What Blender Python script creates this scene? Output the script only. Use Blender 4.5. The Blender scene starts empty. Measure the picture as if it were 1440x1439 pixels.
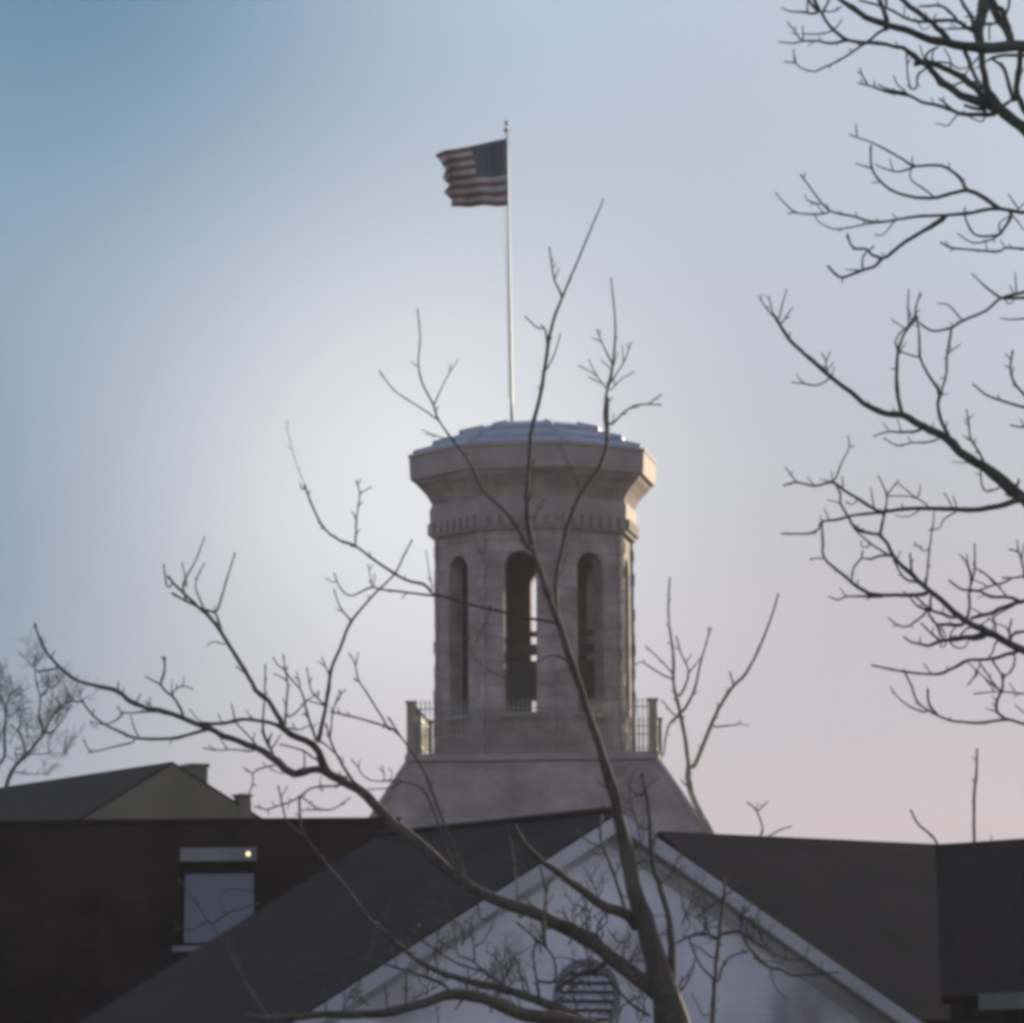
import bpy, bmesh, math, random
from mathutils import Vector, Matrix
R = math.radians
sc = bpy.context.scene
col = sc.collection

# ------------------------------------------------------------------ camera
F, CX, CY = 6000.0, 720.0, 719.5            # focal length and centre, in photo pixels
CAM = Vector((0, 0, 5.0))
PITCH, ROLL = math.atan((1500 - CY) / F), R(0.4)
fw = Vector((0, math.cos(PITCH), math.sin(PITCH)))
up0 = Vector((0, -math.sin(PITCH), math.cos(PITCH)))
rt0 = Vector((1, 0, 0))
up = up0 * math.cos(ROLL) + rt0 * math.sin(ROLL)
rt = rt0 * math.cos(ROLL) - up0 * math.sin(ROLL)
cd = bpy.data.cameras.new('camera')
cam = bpy.data.objects.new('camera', cd)
col.objects.link(cam)
cd.sensor_width = 36
cd.lens = 36 * F / 1440
cd.clip_start, cd.clip_end = 0.5, 6000
M = Matrix((rt, up, -fw)).transposed().to_4x4()
M.translation = CAM
cam.matrix_world = M
sc.camera = cam


def ray(x, y):
    return fw + rt * ((x - CX) / F) + up * ((CY - y) / F)


def P(x, y, Y):                              # the point at distance Y that the photo shows at (x, y)
    d = ray(x, y)
    return CAM + d * (Y / d.y)


def mpp(Y, y=900):                           # metres per photo pixel at distance Y
    return Y / ray(CX, y).y / F


def on_plane(x, y, p0, n):
    d = ray(x, y)
    return CAM + d * ((p0 - CAM).dot(n) / d.dot(n))


# ------------------------------------------------------------------ world and sun
SUN_AZ, SUN_EL = R(32), R(9)                # to the right of the view, behind the tower
w = bpy.data.worlds.new('World')
sc.world = w
w.use_nodes = True
nt = w.node_tree
nt.nodes.clear()


def N(tree, kind, **kw):
    n = tree.nodes.new(kind)
    for k, v in kw.items():
        if k.startswith('i_'):
            n.inputs[k[2:].replace('_', ' ')].default_value = v
        else:
            setattr(n, k, v)
    return n


SKY_STRENGTH = 0.15
EXPO = 1.6
sky = N(nt, 'ShaderNodeTexSky', sky_type='NISHITA', sun_disc=False, sun_elevation=SUN_EL, sun_rotation=SUN_AZ,
        altitude=60, air_density=1.0, dust_density=0.6, ozone_density=2.0)
tc = N(nt, 'ShaderNodeTexCoord')
bg = N(nt, 'ShaderNodeBackground', i_Strength=SKY_STRENGTH)
wo = N(nt, 'ShaderNodeOutputWorld')


def math_node(op, a, b=None, clamp=False):
    m = N(nt, 'ShaderNodeMath', operation=op, use_clamp=clamp)
    for i, v in ((0, a), (1, b)):
        if v is None:
            continue
        if isinstance(v, (int, float)):
            m.inputs[i].default_value = v
        else:
            nt.links.new(v, m.inputs[i])
    return m.outputs[0]


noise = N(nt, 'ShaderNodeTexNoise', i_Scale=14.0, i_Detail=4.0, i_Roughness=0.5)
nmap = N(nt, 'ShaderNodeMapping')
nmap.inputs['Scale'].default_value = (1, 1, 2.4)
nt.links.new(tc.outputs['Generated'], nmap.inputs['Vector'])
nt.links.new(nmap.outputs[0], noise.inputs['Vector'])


def sky_patch(x, y, deg, wobble, sx=1.0):
    """a soft round mask for tinting the sky in the direction of the photo point, deg degrees wide"""
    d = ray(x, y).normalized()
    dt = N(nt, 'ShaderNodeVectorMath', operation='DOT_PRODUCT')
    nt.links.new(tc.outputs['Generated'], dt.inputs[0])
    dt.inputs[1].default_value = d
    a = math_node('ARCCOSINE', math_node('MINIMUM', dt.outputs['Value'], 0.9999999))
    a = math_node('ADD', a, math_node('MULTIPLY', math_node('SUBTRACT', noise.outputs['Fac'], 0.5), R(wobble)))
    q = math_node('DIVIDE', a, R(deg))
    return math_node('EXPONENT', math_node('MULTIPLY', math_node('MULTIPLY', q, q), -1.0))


def mixrgb(a, b, fac):
    m = N(nt, 'ShaderNodeMix', data_type='RGBA')
    nt.links.new(fac, m.inputs[0])
    for s, v in ((6, a), (7, b)):
        if isinstance(v, tuple):
            m.inputs[s].default_value = (*[c / SKY_STRENGTH / 2 ** EXPO for c in v], 1)
        else:
            nt.links.new(v, m.inputs[s])
    return m.outputs[2]


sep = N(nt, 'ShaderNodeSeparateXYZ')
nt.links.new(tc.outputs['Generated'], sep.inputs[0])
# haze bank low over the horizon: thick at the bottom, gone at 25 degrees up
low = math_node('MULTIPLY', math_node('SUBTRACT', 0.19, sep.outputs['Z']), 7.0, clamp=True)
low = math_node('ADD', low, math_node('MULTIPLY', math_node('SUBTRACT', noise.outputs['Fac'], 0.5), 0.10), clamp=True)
# pink tint added to the sky to warm shaded sides; dim veil in view
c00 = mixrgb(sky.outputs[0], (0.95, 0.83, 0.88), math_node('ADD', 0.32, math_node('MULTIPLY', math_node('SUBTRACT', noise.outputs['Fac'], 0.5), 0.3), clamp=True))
veil = math_node('MULTIPLY', sky_patch(900, 700, 34.0, 3.0), 0.985)
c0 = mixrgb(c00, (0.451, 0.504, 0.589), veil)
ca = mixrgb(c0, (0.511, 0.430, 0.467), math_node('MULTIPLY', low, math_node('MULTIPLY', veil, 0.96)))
cb = mixrgb(ca, (0.163, 0.270, 0.365), math_node('MULTIPLY', sky_patch(-269, 814, 5.37, 0.5), 0.97))
c1 = mixrgb(cb, (0.112, 0.244, 0.375), math_node('MULTIPLY', sky_patch(77, -114, 5.33, 0.5), 0.97))     # blue mixed into the sky towards the upper left
c2 = mixrgb(c1, (0.465, 0.605, 0.736), math_node('MULTIPLY', sky_patch(781, -182, 2.75, 0.5), 0.73))
c3 = mixrgb(c2, (0.790, 0.810, 0.845), math_node('MULTIPLY', sky_patch(592, 679, 3.45, 0.5), 0.87))     # bright glow painted into the sky colour
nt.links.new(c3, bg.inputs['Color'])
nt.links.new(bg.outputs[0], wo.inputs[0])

sd = bpy.data.lights.new('sun', 'SUN')
sd.energy = 3.0
sd.angle = R(0.5)
sd.color = (1.0, 0.84, 0.58)
sun = bpy.data.objects.new('sun', sd)
col.objects.link(sun)
sdir = Vector((math.sin(SUN_AZ) * math.cos(SUN_EL), math.cos(SUN_AZ) * math.cos(SUN_EL), math.sin(SUN_EL)))
sun.rotation_euler = sdir.to_track_quat('Z', 'Y').to_euler()
sun.location = (60, 60, 60)

sc.view_settings.view_transform = 'Standard'
sc.view_settings.look = 'None'
sc.view_settings.exposure = EXPO
sc.view_settings.gamma = 1.0
sc.view_settings.use_curve_mapping = False
sc.cycles.filter_width = 4.4                 # the soft lens of the photograph


# ------------------------------------------------------------------ materials
def material(name, rough=0.8):
    m = bpy.data.materials.new(name)
    m.use_nodes = True
    t = m.node_tree
    b = t.nodes['Principled BSDF']
    b.inputs['Roughness'].default_value = rough
    return m, t, b


def ramp(t, fac, stops):
    r = t.nodes.new('ShaderNodeValToRGB')
    e = r.color_ramp.elements
    while len(e) < len(stops):
        e.new(0.5)
    for el, (p, c) in zip(e, stops):
        el.position = p
        el.color = (*c, 1)
    t.links.new(fac, r.inputs[0])
    return r.outputs[0]


def bump(t, b, height, dist, strength=1.0):
    n = t.nodes.new('ShaderNodeBump')
    n.inputs['Distance'].default_value = dist
    n.inputs['Strength'].default_value = strength
    t.links.new(height, n.inputs['Height'])
    t.links.new(n.outputs[0], b.inputs['Normal'])


def tnoise(t, scale, detail=5, coord='Object', stretch=None):
    c = t.nodes.new('ShaderNodeTexCoord')
    v = c.outputs[coord]
    if stretch:
        mp = t.nodes.new('ShaderNodeMapping')
        mp.inputs['Scale'].default_value = stretch
        t.links.new(v, mp.inputs[0])
        v = mp.outputs[0]
    n = t.nodes.new('ShaderNodeTexNoise')
    n.inputs['Scale'].default_value = scale
    n.inputs['Detail'].default_value = detail
    t.links.new(v, n.inputs['Vector'])
    return n.outputs['Fac']


def noisy(name, dark, light, scale, rough=0.8, bd=0.0, stretch=None):
    m, t, b = material(name, rough)
    f = tnoise(t, scale, stretch=stretch)
    t.links.new(ramp(t, f, [(0.3, dark), (0.7, light)]), b.inputs['Base Color'])
    if bd:
        bump(t, b, f, bd)
    return m


def coursed(name, c1, c2, mortar, bw, bh, msize, rough=0.85, bd=0.02, stain=0.35):
    """blocks, bricks or shingles laid in courses over the metric UVs"""
    m, t, b = material(name, rough)
    b.inputs['Specular IOR Level'].default_value = 0.12
    uv = t.nodes.new('ShaderNodeTexCoord')
    br = t.nodes.new('ShaderNodeTexBrick')
    t.links.new(uv.outputs['UV'], br.inputs['Vector'])
    br.inputs['Scale'].default_value = 1
    br.inputs['Brick Width'].default_value = bw
    br.inputs['Row Height'].default_value = bh
    br.inputs['Mortar Size'].default_value = msize
    br.inputs['Mortar Smooth'].default_value = 0.4
    br.inputs['Color1'].default_value = (*c1, 1)
    br.inputs['Color2'].default_value = (*c2, 1)
    br.inputs['Mortar'].default_value = (*mortar, 1)
    f = tnoise(t, 0.9, 6)
    mx = t.nodes.new('ShaderNodeMix')
    mx.data_type = 'RGBA'
    mx.blend_type = 'MULTIPLY'
    mx.inputs[0].default_value = 1
    t.links.new(br.outputs['Color'], mx.inputs[6])
    t.links.new(ramp(t, f, [(0.3, (1 - stain,) * 3), (0.72, (1.15,) * 3)]), mx.inputs[7])
    t.links.new(mx.outputs[2], b.inputs['Base Color'])
    g = tnoise(t, 9, 5)
    a = t.nodes.new('ShaderNodeMath')
    a.operation = 'MULTIPLY_ADD'
    t.links.new(g, a.inputs[0])
    a.inputs[1].default_value = 0.6
    inv = t.nodes.new('ShaderNodeMath')
    inv.operation = 'SUBTRACT'
    inv.inputs[0].default_value = 1
    t.links.new(br.outputs['Fac'], inv.inputs[1])
    t.links.new(inv.outputs[0], a.inputs[2])
    bump(t, b, a.outputs[0], bd)
    return m


MAT = {}
MAT['stone'] = coursed('tower_stone', (0.2225, 0.1665, 0.1708), (0.1686, 0.1256, 0.1328), (0.1543, 0.1163, 0.1220), 0.85, 0.42, 0.018, bd=0.05, stain=0.4)
MAT['trim'] = noisy('trim_stone', (0.1191, 0.0880, 0.0924), (0.1624, 0.1198, 0.1241), 1.2, 0.85, 0.03)
MAT['inside'] = noisy('shaded_interior', (0.022, 0.018, 0.018), (0.035, 0.03, 0.03), 2.0)  # darkened so that the interior's shade sits in the colour
MAT['lead'] = noisy('cap_metal', (0.0960, 0.1000, 0.1520), (0.1440, 0.1520, 0.2160), 1.6, 0.5, 0.01)
MAT['slate'] = coursed('mansard_slate', (0.1702, 0.1328, 0.1362), (0.1498, 0.1171, 0.1212), (0.1225, 0.0953, 0.0994), 0.4, 0.26, 0.01, bd=0.02, stain=0.4)
MAT['iron'] = noisy('railing_iron', (0.09, 0.08, 0.07), (0.13, 0.115, 0.10), 4.0, 0.6)
MAT['post'] = noisy('post_stone', (0.1050, 0.0805, 0.0525), (0.1470, 0.1155, 0.0770), 3.0)
MAT['pole'] = noisy('pole_paint', (0.1020, 0.0990, 0.1110), (0.1380, 0.1350, 0.1470), 3.0, 0.45)
MAT['shingle'] = coursed('dark_shingle', (0.0173, 0.0113, 0.0113), (0.0133, 0.0087, 0.0089), (0.0093, 0.0064, 0.0065), 0.3, 0.14, 0.008, 0.9, 0.012, 0.45)
MAT['shingle_grey'] = coursed('grey_shingle', (0.0163, 0.0122, 0.0119), (0.0129, 0.0095, 0.0092), (0.0088, 0.0071, 0.0068), 0.3, 0.14, 0.008, 0.9, 0.012, 0.4)
MAT['brick'] = coursed('dark_brick', (0.0214, 0.0153, 0.0148), (0.0163, 0.0117, 0.0117), (0.0153, 0.0117, 0.0117), 0.22, 0.075, 0.01, 0.9, 0.01, 0.5)
MAT['stucco'] = noisy('grey_stucco', (0.0600, 0.0496, 0.0400), (0.0840, 0.0704, 0.0576), 0.7, 0.9, 0.01)
MAT['white'] = noisy('white_paint', (0.1955, 0.1720, 0.2033), (0.2815, 0.2463, 0.2893), 1.0, 0.6)
MAT['grey_paint'] = noisy('grey_paint', (0.0723, 0.0638, 0.0850), (0.1105, 0.1003, 0.1275), 2.0)
MAT['dull_board'] = noisy('dull_board', (0.0350, 0.0315, 0.0364), (0.0595, 0.0546, 0.0616), 1.5)
MAT['ground'] = noisy('winter_ground', (0.05, 0.045, 0.035), (0.10, 0.09, 0.06), 0.3, 0.95)

m, t, b = material('clapboard', 0.65)         # weathered white boards, 12 cm courses
uv = t.nodes.new('ShaderNodeTexCoord')
sp = t.nodes.new('ShaderNodeSeparateXYZ')
t.links.new(uv.outputs['UV'], sp.inputs[0])
dv = t.nodes.new('ShaderNodeMath'); dv.operation = 'DIVIDE'; dv.inputs[1].default_value = 0.115
t.links.new(sp.outputs['Y'], dv.inputs[0])
fr = t.nodes.new('ShaderNodeMath'); fr.operation = 'FRACT'
t.links.new(dv.outputs[0], fr.inputs[0])
base = ramp(t, tnoise(t, 0.8, 6), [(0.30, (0.23, 0.19, 0.215)), (0.45, (0.40, 0.355, 0.41)), (0.68, (0.49, 0.445, 0.52))])
line = ramp(t, fr.outputs[0], [(0.0, (0.62, 0.62, 0.62)), (0.12, (1, 1, 1))])
mx = t.nodes.new('ShaderNodeMix'); mx.data_type = 'RGBA'; mx.blend_type = 'MULTIPLY'; mx.inputs[0].default_value = 0.4
t.links.new(base, mx.inputs[6]); t.links.new(line, mx.inputs[7])
t.links.new(mx.outputs[2], b.inputs['Base Color'])
bump(t, b, fr.outputs[0], 0.008)
MAT['siding'] = m

m, t, b = material('window_glass', 0.03)
b.inputs['Base Color'].default_value = (0.022, 0.024, 0.04, 1)
b.inputs['IOR'].default_value = 1.5
b.inputs['Specular Tint'].default_value = (1.0, 0.86, 0.92, 1)
gn = tnoise(t, 1.3, 2)
bump(t, b, gn, 0.01, 0.4)
MAT['glass'] = m

m, t, b = material('glint_glow', 0.3)  # glow that imitates the glint beside the sash window
b.inputs['Base Color'].default_value = (0.9, 0.8, 0.6, 1)
b.inputs['Emission Color'].default_value = (1.0, 0.72, 0.40, 1)
b.inputs['Emission Strength'].default_value = 0.5
MAT['glint'] = m


def bark(name, dark, light):
    m, t, b = material(name, 0.9)
    f = tnoise(t, 26, 5, stretch=(1, 1, 0.35))
    g = tnoise(t, 2.2, 4)
    mx = t.nodes.new('ShaderNodeMix')
    mx.data_type = 'RGBA'
    mx.blend_type = 'MULTIPLY'
    mx.inputs[0].default_value = 1
    t.links.new(ramp(t, f, [(0.32, dark), (0.68, light)]), mx.inputs[6])
    t.links.new(ramp(t, g, [(0.35, (0.55, 0.52, 0.50)), (0.65, (1.25, 1.25, 1.15))]), mx.inputs[7])
    t.links.new(mx.outputs[2], b.inputs['Base Color'])
    bump(t, b, f, 0.04)
    return m


MAT['bark'] = bark('brown_bark', (0.026, 0.0185, 0.0175), (0.058, 0.042, 0.038))
MAT['bark_dark'] = bark('dark_bark', (0.020, 0.0185, 0.019), (0.042, 0.040, 0.040))
MAT['bark_far'] = bark('grey_bark', (0.030, 0.030, 0.030), (0.055, 0.055, 0.053))
MAT['bark_pale'] = bark('pale_bark', (0.09, 0.085, 0.065), (0.17, 0.16, 0.12))

m, t, b = material('flag_cloth', 0.85)        # thirteen stripes and a starred canton over the UVs
uv = t.nodes.new('ShaderNodeTexCoord')
sp = t.nodes.new('ShaderNodeSeparateXYZ')
t.links.new(uv.outputs['UV'], sp.inputs[0])


def tm(op, a, bb=None, c=None):
    q = t.nodes.new('ShaderNodeMath'); q.operation = op
    for i, v in enumerate((a, bb, c)):
        if v is None:
            continue
        if isinstance(v, (int, float)):
            q.inputs[i].default_value = v
        else:
            t.links.new(v, q.inputs[i])
    return q.outputs[0]


U_, V_ = sp.outputs['X'], sp.outputs['Y']
stripe = tm('LESS_THAN', tm('MODULO', tm('FLOOR', tm('MULTIPLY', V_, 12.999)), 2.0), 0.5)
canton = tm('MULTIPLY', tm('LESS_THAN', U_, 0.42), tm('GREATER_THAN', V_, 6 / 13))
su = tm('SUBTRACT', tm('FRACT', tm('MULTIPLY', U_, 6 / 0.42)), 0.5)
sv = tm('SUBTRACT', tm('FRACT', tm('MULTIPLY', tm('SUBTRACT', V_, 6 / 13), 5 * 13 / 7)), 0.5)
star = tm('MULTIPLY', tm('LESS_THAN', tm('ADD', tm('MULTIPLY', su, su), tm('MULTIPLY', sv, sv)), 0.05), canton)


def tmix(a, bcol, fac):
    q = t.nodes.new('ShaderNodeMix'); q.data_type = 'RGBA'
    t.links.new(fac, q.inputs[0])
    for s, v in ((6, a), (7, bcol)):
        if isinstance(v, tuple):
            q.inputs[s].default_value = (*v, 1)
        else:
            t.links.new(v, q.inputs[s])
    return q.outputs[2]


fc = tmix((0.25, 0.225, 0.235), (0.105, 0.034, 0.045), stripe)
fc = tmix(fc, (0.030, 0.034, 0.058), canton)
fc = tmix(fc, (0.05, 0.053, 0.078), star)
t.links.new(fc, b.inputs['Base Color'])
tr = t.nodes.new('ShaderNodeBsdfTranslucent')
t.links.new(fc, tr.inputs['Color'])
ms = t.nodes.new('ShaderNodeMixShader'); ms.inputs[0].default_value = 0.25
t.links.new(b.outputs[0], ms.inputs[1]); t.links.new(tr.outputs[0], ms.inputs[2])
t.links.new(ms.outputs[0], t.nodes['Material Output'].inputs[0])
MAT['flag'] = m


# ------------------------------------------------------------------ helpers
def auto_uv(bm):
    """metric UVs: u runs level along the face, v up it"""
    l = bm.loops.layers.uv.verify()
    for f in bm.faces:
        n = f.normal
        a = Vector((0, 0, 1)).cross(n)
        a = a.normalized() if a.length > 0.05 else Vector((1, 0, 0))
        c = n.cross(a)
        for lp in f.loops:
            lp[l].uv = (lp.vert.co.dot(a), lp.vert.co.dot(c))


def obj(name, bm, mat, parent=None, smooth=False, origin=None, uv=True):
    bm.normal_update()
    if uv:
        bmesh.ops.recalc_face_normals(bm, faces=bm.faces[:])
        auto_uv(bm)
    me = bpy.data.meshes.new(name)
    if smooth:
        for f in bm.faces:
            f.smooth = True
    o = bpy.data.objects.new(name, me)
    col.objects.link(o)
    if parent is not None:
        o.parent = parent
        bmesh.ops.translate(bm, verts=bm.verts[:], vec=-parent.location)
    elif origin is not None:
        o.location = origin
        bmesh.ops.translate(bm, verts=bm.verts[:], vec=-Vector(origin))
    bm.to_mesh(me)
    bm.free()
    me.materials.append(MAT[mat])
    return o


def sub(name, bm, mat, part, smooth=False):   # a sub-part: child of a part that sits at its thing's origin
    root = part.parent
    o = obj(name, bm, mat, root, smooth)
    o.parent = part
    return o


def tag(o, label, cat, group=None):
    o['label'] = label
    o['category'] = cat
    if group:
        o['group'] = group
    return o


def thing(name, label, cat, loc, group=None):
    o = bpy.data.objects.new(name, None)
    o.empty_display_size = 0.5
    col.objects.link(o)
    o.location = loc
    return tag(o, label, cat, group)


def box(bm, c, ax, ay, az, sx, sy, sz):
    """box with centre c, axes ax ay az, full sizes"""
    vs = []
    for k in (-1, 1):
        for i, j in ((-1, -1), (1, -1), (1, 1), (-1, 1)):
            vs.append(bm.verts.new(Vector(c) + ax * (i * sx / 2) + ay * (j * sy / 2) + az * (k * sz / 2)))
    for q in ((3, 2, 1, 0), (4, 5, 6, 7), (0, 1, 5, 4), (1, 2, 6, 5), (2, 3, 7, 6), (3, 0, 4, 7)):
        bm.faces.new([vs[i] for i in q])


def abox(bm, x0, x1, y0, y1, z0, z1):
    X, Y, Z = Vector((1, 0, 0)), Vector((0, 1, 0)), Vector((0, 0, 1))
    box(bm, ((x0 + x1) / 2, (y0 + y1) / 2, (z0 + z1) / 2), X, Y, Z, x1 - x0, y1 - y0, z1 - z0)


def slab(bm, pts, thick, direction=None):
    """flat polygon given a thickness along -direction (default its normal's down side)"""
    pts = [Vector(p) for p in pts]
    n = (pts[1] - pts[0]).cross(pts[2] - pts[0]).normalized()
    if direction is None:
        direction = n if n.z > 0 else -n
    a = [bm.verts.new(p) for p in pts]
    c = [bm.verts.new(p - direction * thick) for p in pts]
    bm.faces.new(a)
    bm.faces.new(c[::-1])
    k = len(pts)
    for i in range(k):
        j = (i + 1) % k
        bm.faces.new((a[j], a[i], c[i], c[j]))


def prism(bm, pts, ext):
    """polygon pts pushed along ext"""
    a = [bm.verts.new(Vector(p)) for p in pts]
    c = [bm.verts.new(Vector(p) + ext) for p in pts]
    bm.faces.new(a)
    bm.faces.new(c[::-1])
    k = len(pts)
    for i in range(k):
        j = (i + 1) % k
        bm.faces.new((a[j], a[i], c[i], c[j]))


def loft(bm, rings, cap0=True, cap1=True):
    vr = [[bm.verts.new(p) for p in r] for r in rings]
    k = len(vr[0])
    for a, c in zip(vr, vr[1:]):
        for i in range(k):
            j = (i + 1) % k
            bm.faces.new((a[i], a[j], c[j], c[i]))
    if cap0:
        bm.faces.new(vr[0][::-1])
    if cap1:
        bm.faces.new(vr[-1])


def tube(bm, pts, rads, sides=7, flat_tip=True):
    pts = [Vector(p) for p in pts]
    rings = []
    ref = None
    for i, p in enumerate(pts):
        tdir = (pts[min(i + 1, len(pts) - 1)] - pts[max(i - 1, 0)])
        if tdir.length < 1e-9:
            tdir = Vector((0, 0, 1))
        tdir.normalize()
        if ref is None:
            ref = tdir.orthogonal()
        ref = (ref - tdir * ref.dot(tdir))
        ref = ref.normalized() if ref.length > 1e-6 else tdir.orthogonal().normalized()
        bn = tdir.cross(ref)
        rings.append([p + (ref * math.cos(2 * math.pi * k / sides) + bn * math.sin(2 * math.pi * k / sides)) * rads[i]
                      for k in range(sides)])
    loft(bm, rings)


# ------------------------------------------------------------------ thin haze, added to imitate veiling glare
bm = bmesh.new()
abox(bm, -400, 400, -20, 700, -1.2, 46)
hm = bpy.data.materials.new('haze')
hm.use_nodes = True
hm.node_tree.nodes.clear()
pv = hm.node_tree.nodes.new('ShaderNodeVolumePrincipled')
pv.inputs['Color'].default_value = (.86, .86, .98, 1)
pv.inputs['Density'].default_value = 0.0001
pv.inputs['Anisotropy'].default_value = 0.4
hout = hm.node_tree.nodes.new('ShaderNodeOutputMaterial')
hm.node_tree.links.new(pv.outputs[0], hout.inputs['Volume'])
MAT['haze'] = hm
hz = obj('haze', bm, 'haze')
hz['kind'] = 'stuff'
hz['label'] = 'thin pale haze added to imitate veiling glare'

# ------------------------------------------------------------------ ground
bm = bmesh.new()
gs = 24
gv = [[bm.verts.new((-390 + 780 * i / gs, -15 + 710 * j / gs, 0)) for j in range(gs + 1)] for i in range(gs + 1)]
for i in range(gs):
    for j in range(gs):
        bm.faces.new((gv[i][j], gv[i + 1][j], gv[i + 1][j + 1], gv[i][j + 1]))
g = obj('ground', bm, 'ground')
g['kind'] = 'structure'
g['label'] = 'bare winter ground below the houses'

# ------------------------------------------------------------------ stone tower
TY = 150.0
TC = P(752, 900, TY)
px = mpp(TY)
ROT = R(-9.0)
ax0 = Vector((TC.x, TC.y, 0))
T = thing('stone_tower', 'octagonal stone tower with flared top, narrow arched openings and a flagpole, behind the white gable',
          'tower', ax0)


def tz(y):
    return P(752, y, TY).z


def octo(half_px, z, rot=ROT):               # ring of an octagon whose silhouette half width is half_px
    rc = half_px * px / 0.966
    return [ax0 + Vector((math.sin(rot + R(22.5 + 45 * k)) * rc, -math.cos(rot + R(22.5 + 45 * k)) * rc, z)) for k in range(8)]


rng = random.Random(7)
z_lo, z_hi = tz(1072), tz(757)
AP = 137 * px / 0.966 * math.cos(R(22.5))    # apothem of the shaft
TH, WW = 0.55, 45 * px                       # wall thickness, opening width
z_sill, z_spring = tz(1012), tz(812)
for k in range(8):
    a = ROT + R(45 * k)
    n = Vector((math.sin(a), -math.cos(a), 0))
    tg = Vector((math.cos(a), math.sin(a), 0))
    bm = bmesh.new()

    def q(x, z, d):
        return ax0 + n * (AP - d) + tg * x + Vector((0, 0, z))
    bmi = bmesh.new()
    t22 = math.tan(R(22.5))
    ho, hi_ = AP * t22, (AP - TH) * t22
    hw = WW / 2
    arch = [(hw * math.cos(math.pi * i / 10), z_spring + hw * math.sin(math.pi * i / 10)) for i in range(11)]  # right to left

    def quad(p):                              # p: four (x_out, x_in, z) -> outer and inner faces
        bm.faces.new([bm.verts.new(q(x, z, 0)) for x, xi, z in p])
        bmi.faces.new([bmi.verts.new(q(xi, z, TH)) for x, xi, z in reversed(p)])
    quad([(-ho, -hi_, z_lo), (ho, hi_, z_lo), (ho, hi_, z_sill), (-ho, -hi_, z_sill)])
    quad([(-ho, -hi_, z_sill), (-hw, -hw, z_sill), (-hw, -hw, z_spring), (-ho, -hi_, z_spring)])
    quad([(hw, hw, z_sill), (ho, hi_, z_sill), (ho, hi_, z_spring), (hw, hw, z_spring)])
    for (x0, za), (x1, zb) in zip(arch, arch[1:]):
        e0, e1 = x0 / hw, x1 / hw
        quad([(x1, x1, zb), (x0, x0, za), (e0 * ho, e0 * hi_, z_hi if abs(e0) < 0.999 else z_hi), (e1 * ho, e1 * hi_, z_hi)])
    for s in (-1, 1):
        bm.faces.new([bm.verts.new(q(x, z, 0)) for x, z in ((s * hw, z_spring), (s * ho, z_spring), (s * ho, z_hi))])
        bmi.faces.new([bmi.verts.new(q(x, z, TH)) for x, z in ((s * hw, z_spring), (s * hi_, z_spring), (s * hi_, z_hi))])
    prof = [(hw, z_sill)] + arch + [(-hw, z_sill)]
    for (x0, za), (x1, zb) in zip(prof, prof[1:] + prof[:1]):
        bm.faces.new([bm.verts.new(v) for v in (q(x0, za, 0), q(x1, zb, 0), q(x1, zb, TH), q(x0, za, TH))])
    # rough-faced blocks at the corner and proud stones round the opening
    zc = z_lo
    i = 0
    vtx = q(ho, 0, 0)
    nv = (vtx - ax0); nv.z = 0; nv.normalize()
    tv = Vector((-nv.y, nv.x, 0))
    while zc < z_hi - 0.2:
        hgt = min(0.42, z_hi - zc)
        pr = rng.uniform(-0.01, 0.06)
        wd = 0.34 if i % 2 else 0.24
        box(bm, vtx + nv * (pr - 0.12) + Vector((0, 0, zc + hgt / 2)), tv, nv, Vector((0, 0, 1)), wd, 0.3, hgt - 0.012)
        zc += hgt
        i += 1
    bmesh.ops.remove_doubles(bm, verts=bm.verts[:], dist=1e-5)
    wl = obj('wall', bm, 'stone', T)
    bmesh.ops.remove_doubles(bmi, verts=bmi.verts[:], dist=1e-5)
    sub('shaded_lining', bmi, 'inside', wl)  # inner faces coloured dark to imitate shade in the chamber
    if k in (0, 1, 7):
        bm = bmesh.new()
        box(bm, q(0, z_sill - 0.085, -0.05), tg, n, Vector((0, 0, 1)), WW + 0.3, 0.3, 0.16)
        sub('sill', bm, 'trim', wl)

bm = bmesh.new()                              # corbelled band under the flare
loft(bm, [octo(144.5, tz(760)), octo(145.5, tz(722)), octo(143, tz(716))])
for k in range(8):
    a = ROT + R(45 * k)
    n = Vector((math.sin(a), -math.cos(a), 0)); tg = Vector((math.cos(a), math.sin(a), 0))
    apo = 145 * px / 0.966 * math.cos(R(22.5))
    for j in range(-3, 4):
        box(bm, ax0 + n * (apo + 0.05) + tg * (j * 0.40) + Vector((0, 0, tz(748))), tg, n, Vector((0, 0, 1)), 0.2, 0.13, 0.40)
obj('corbel_band', bm, 'trim', T)
bm = bmesh.new()                              # the flare
loft(bm, [octo(141, tz(718.3)), octo(143, tz(712)), octo(149, tz(702)), octo(157, tz(693)), octo(164, tz(686)), octo(167, tz(681))], False, False)
obj('cove', bm, 'stone', T)
bm = bmesh.new()                              # parapet band
loft(bm, [octo(165, tz(681.5)), octo(172, tz(680)), octo(173, tz(668)), octo(173.5, tz(650)), octo(175, tz(649)), octo(175, tz(645)), octo(170, tz(643.6))])
obj('parapet', bm, 'trim', T)
bm = bmesh.new()                              # low stepped metal cap
loft(bm, [octo(169, tz(643.8)), octo(168, tz(641)), octo(141, tz(633)), octo(140, tz(626.5)), octo(104, tz(617)), octo(103, tz(610.5)),
          octo(70, tz(602)), octo(40, tz(599)), octo(8, tz(596))])
cap = obj('cap_roof', bm, 'lead', T)
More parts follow.
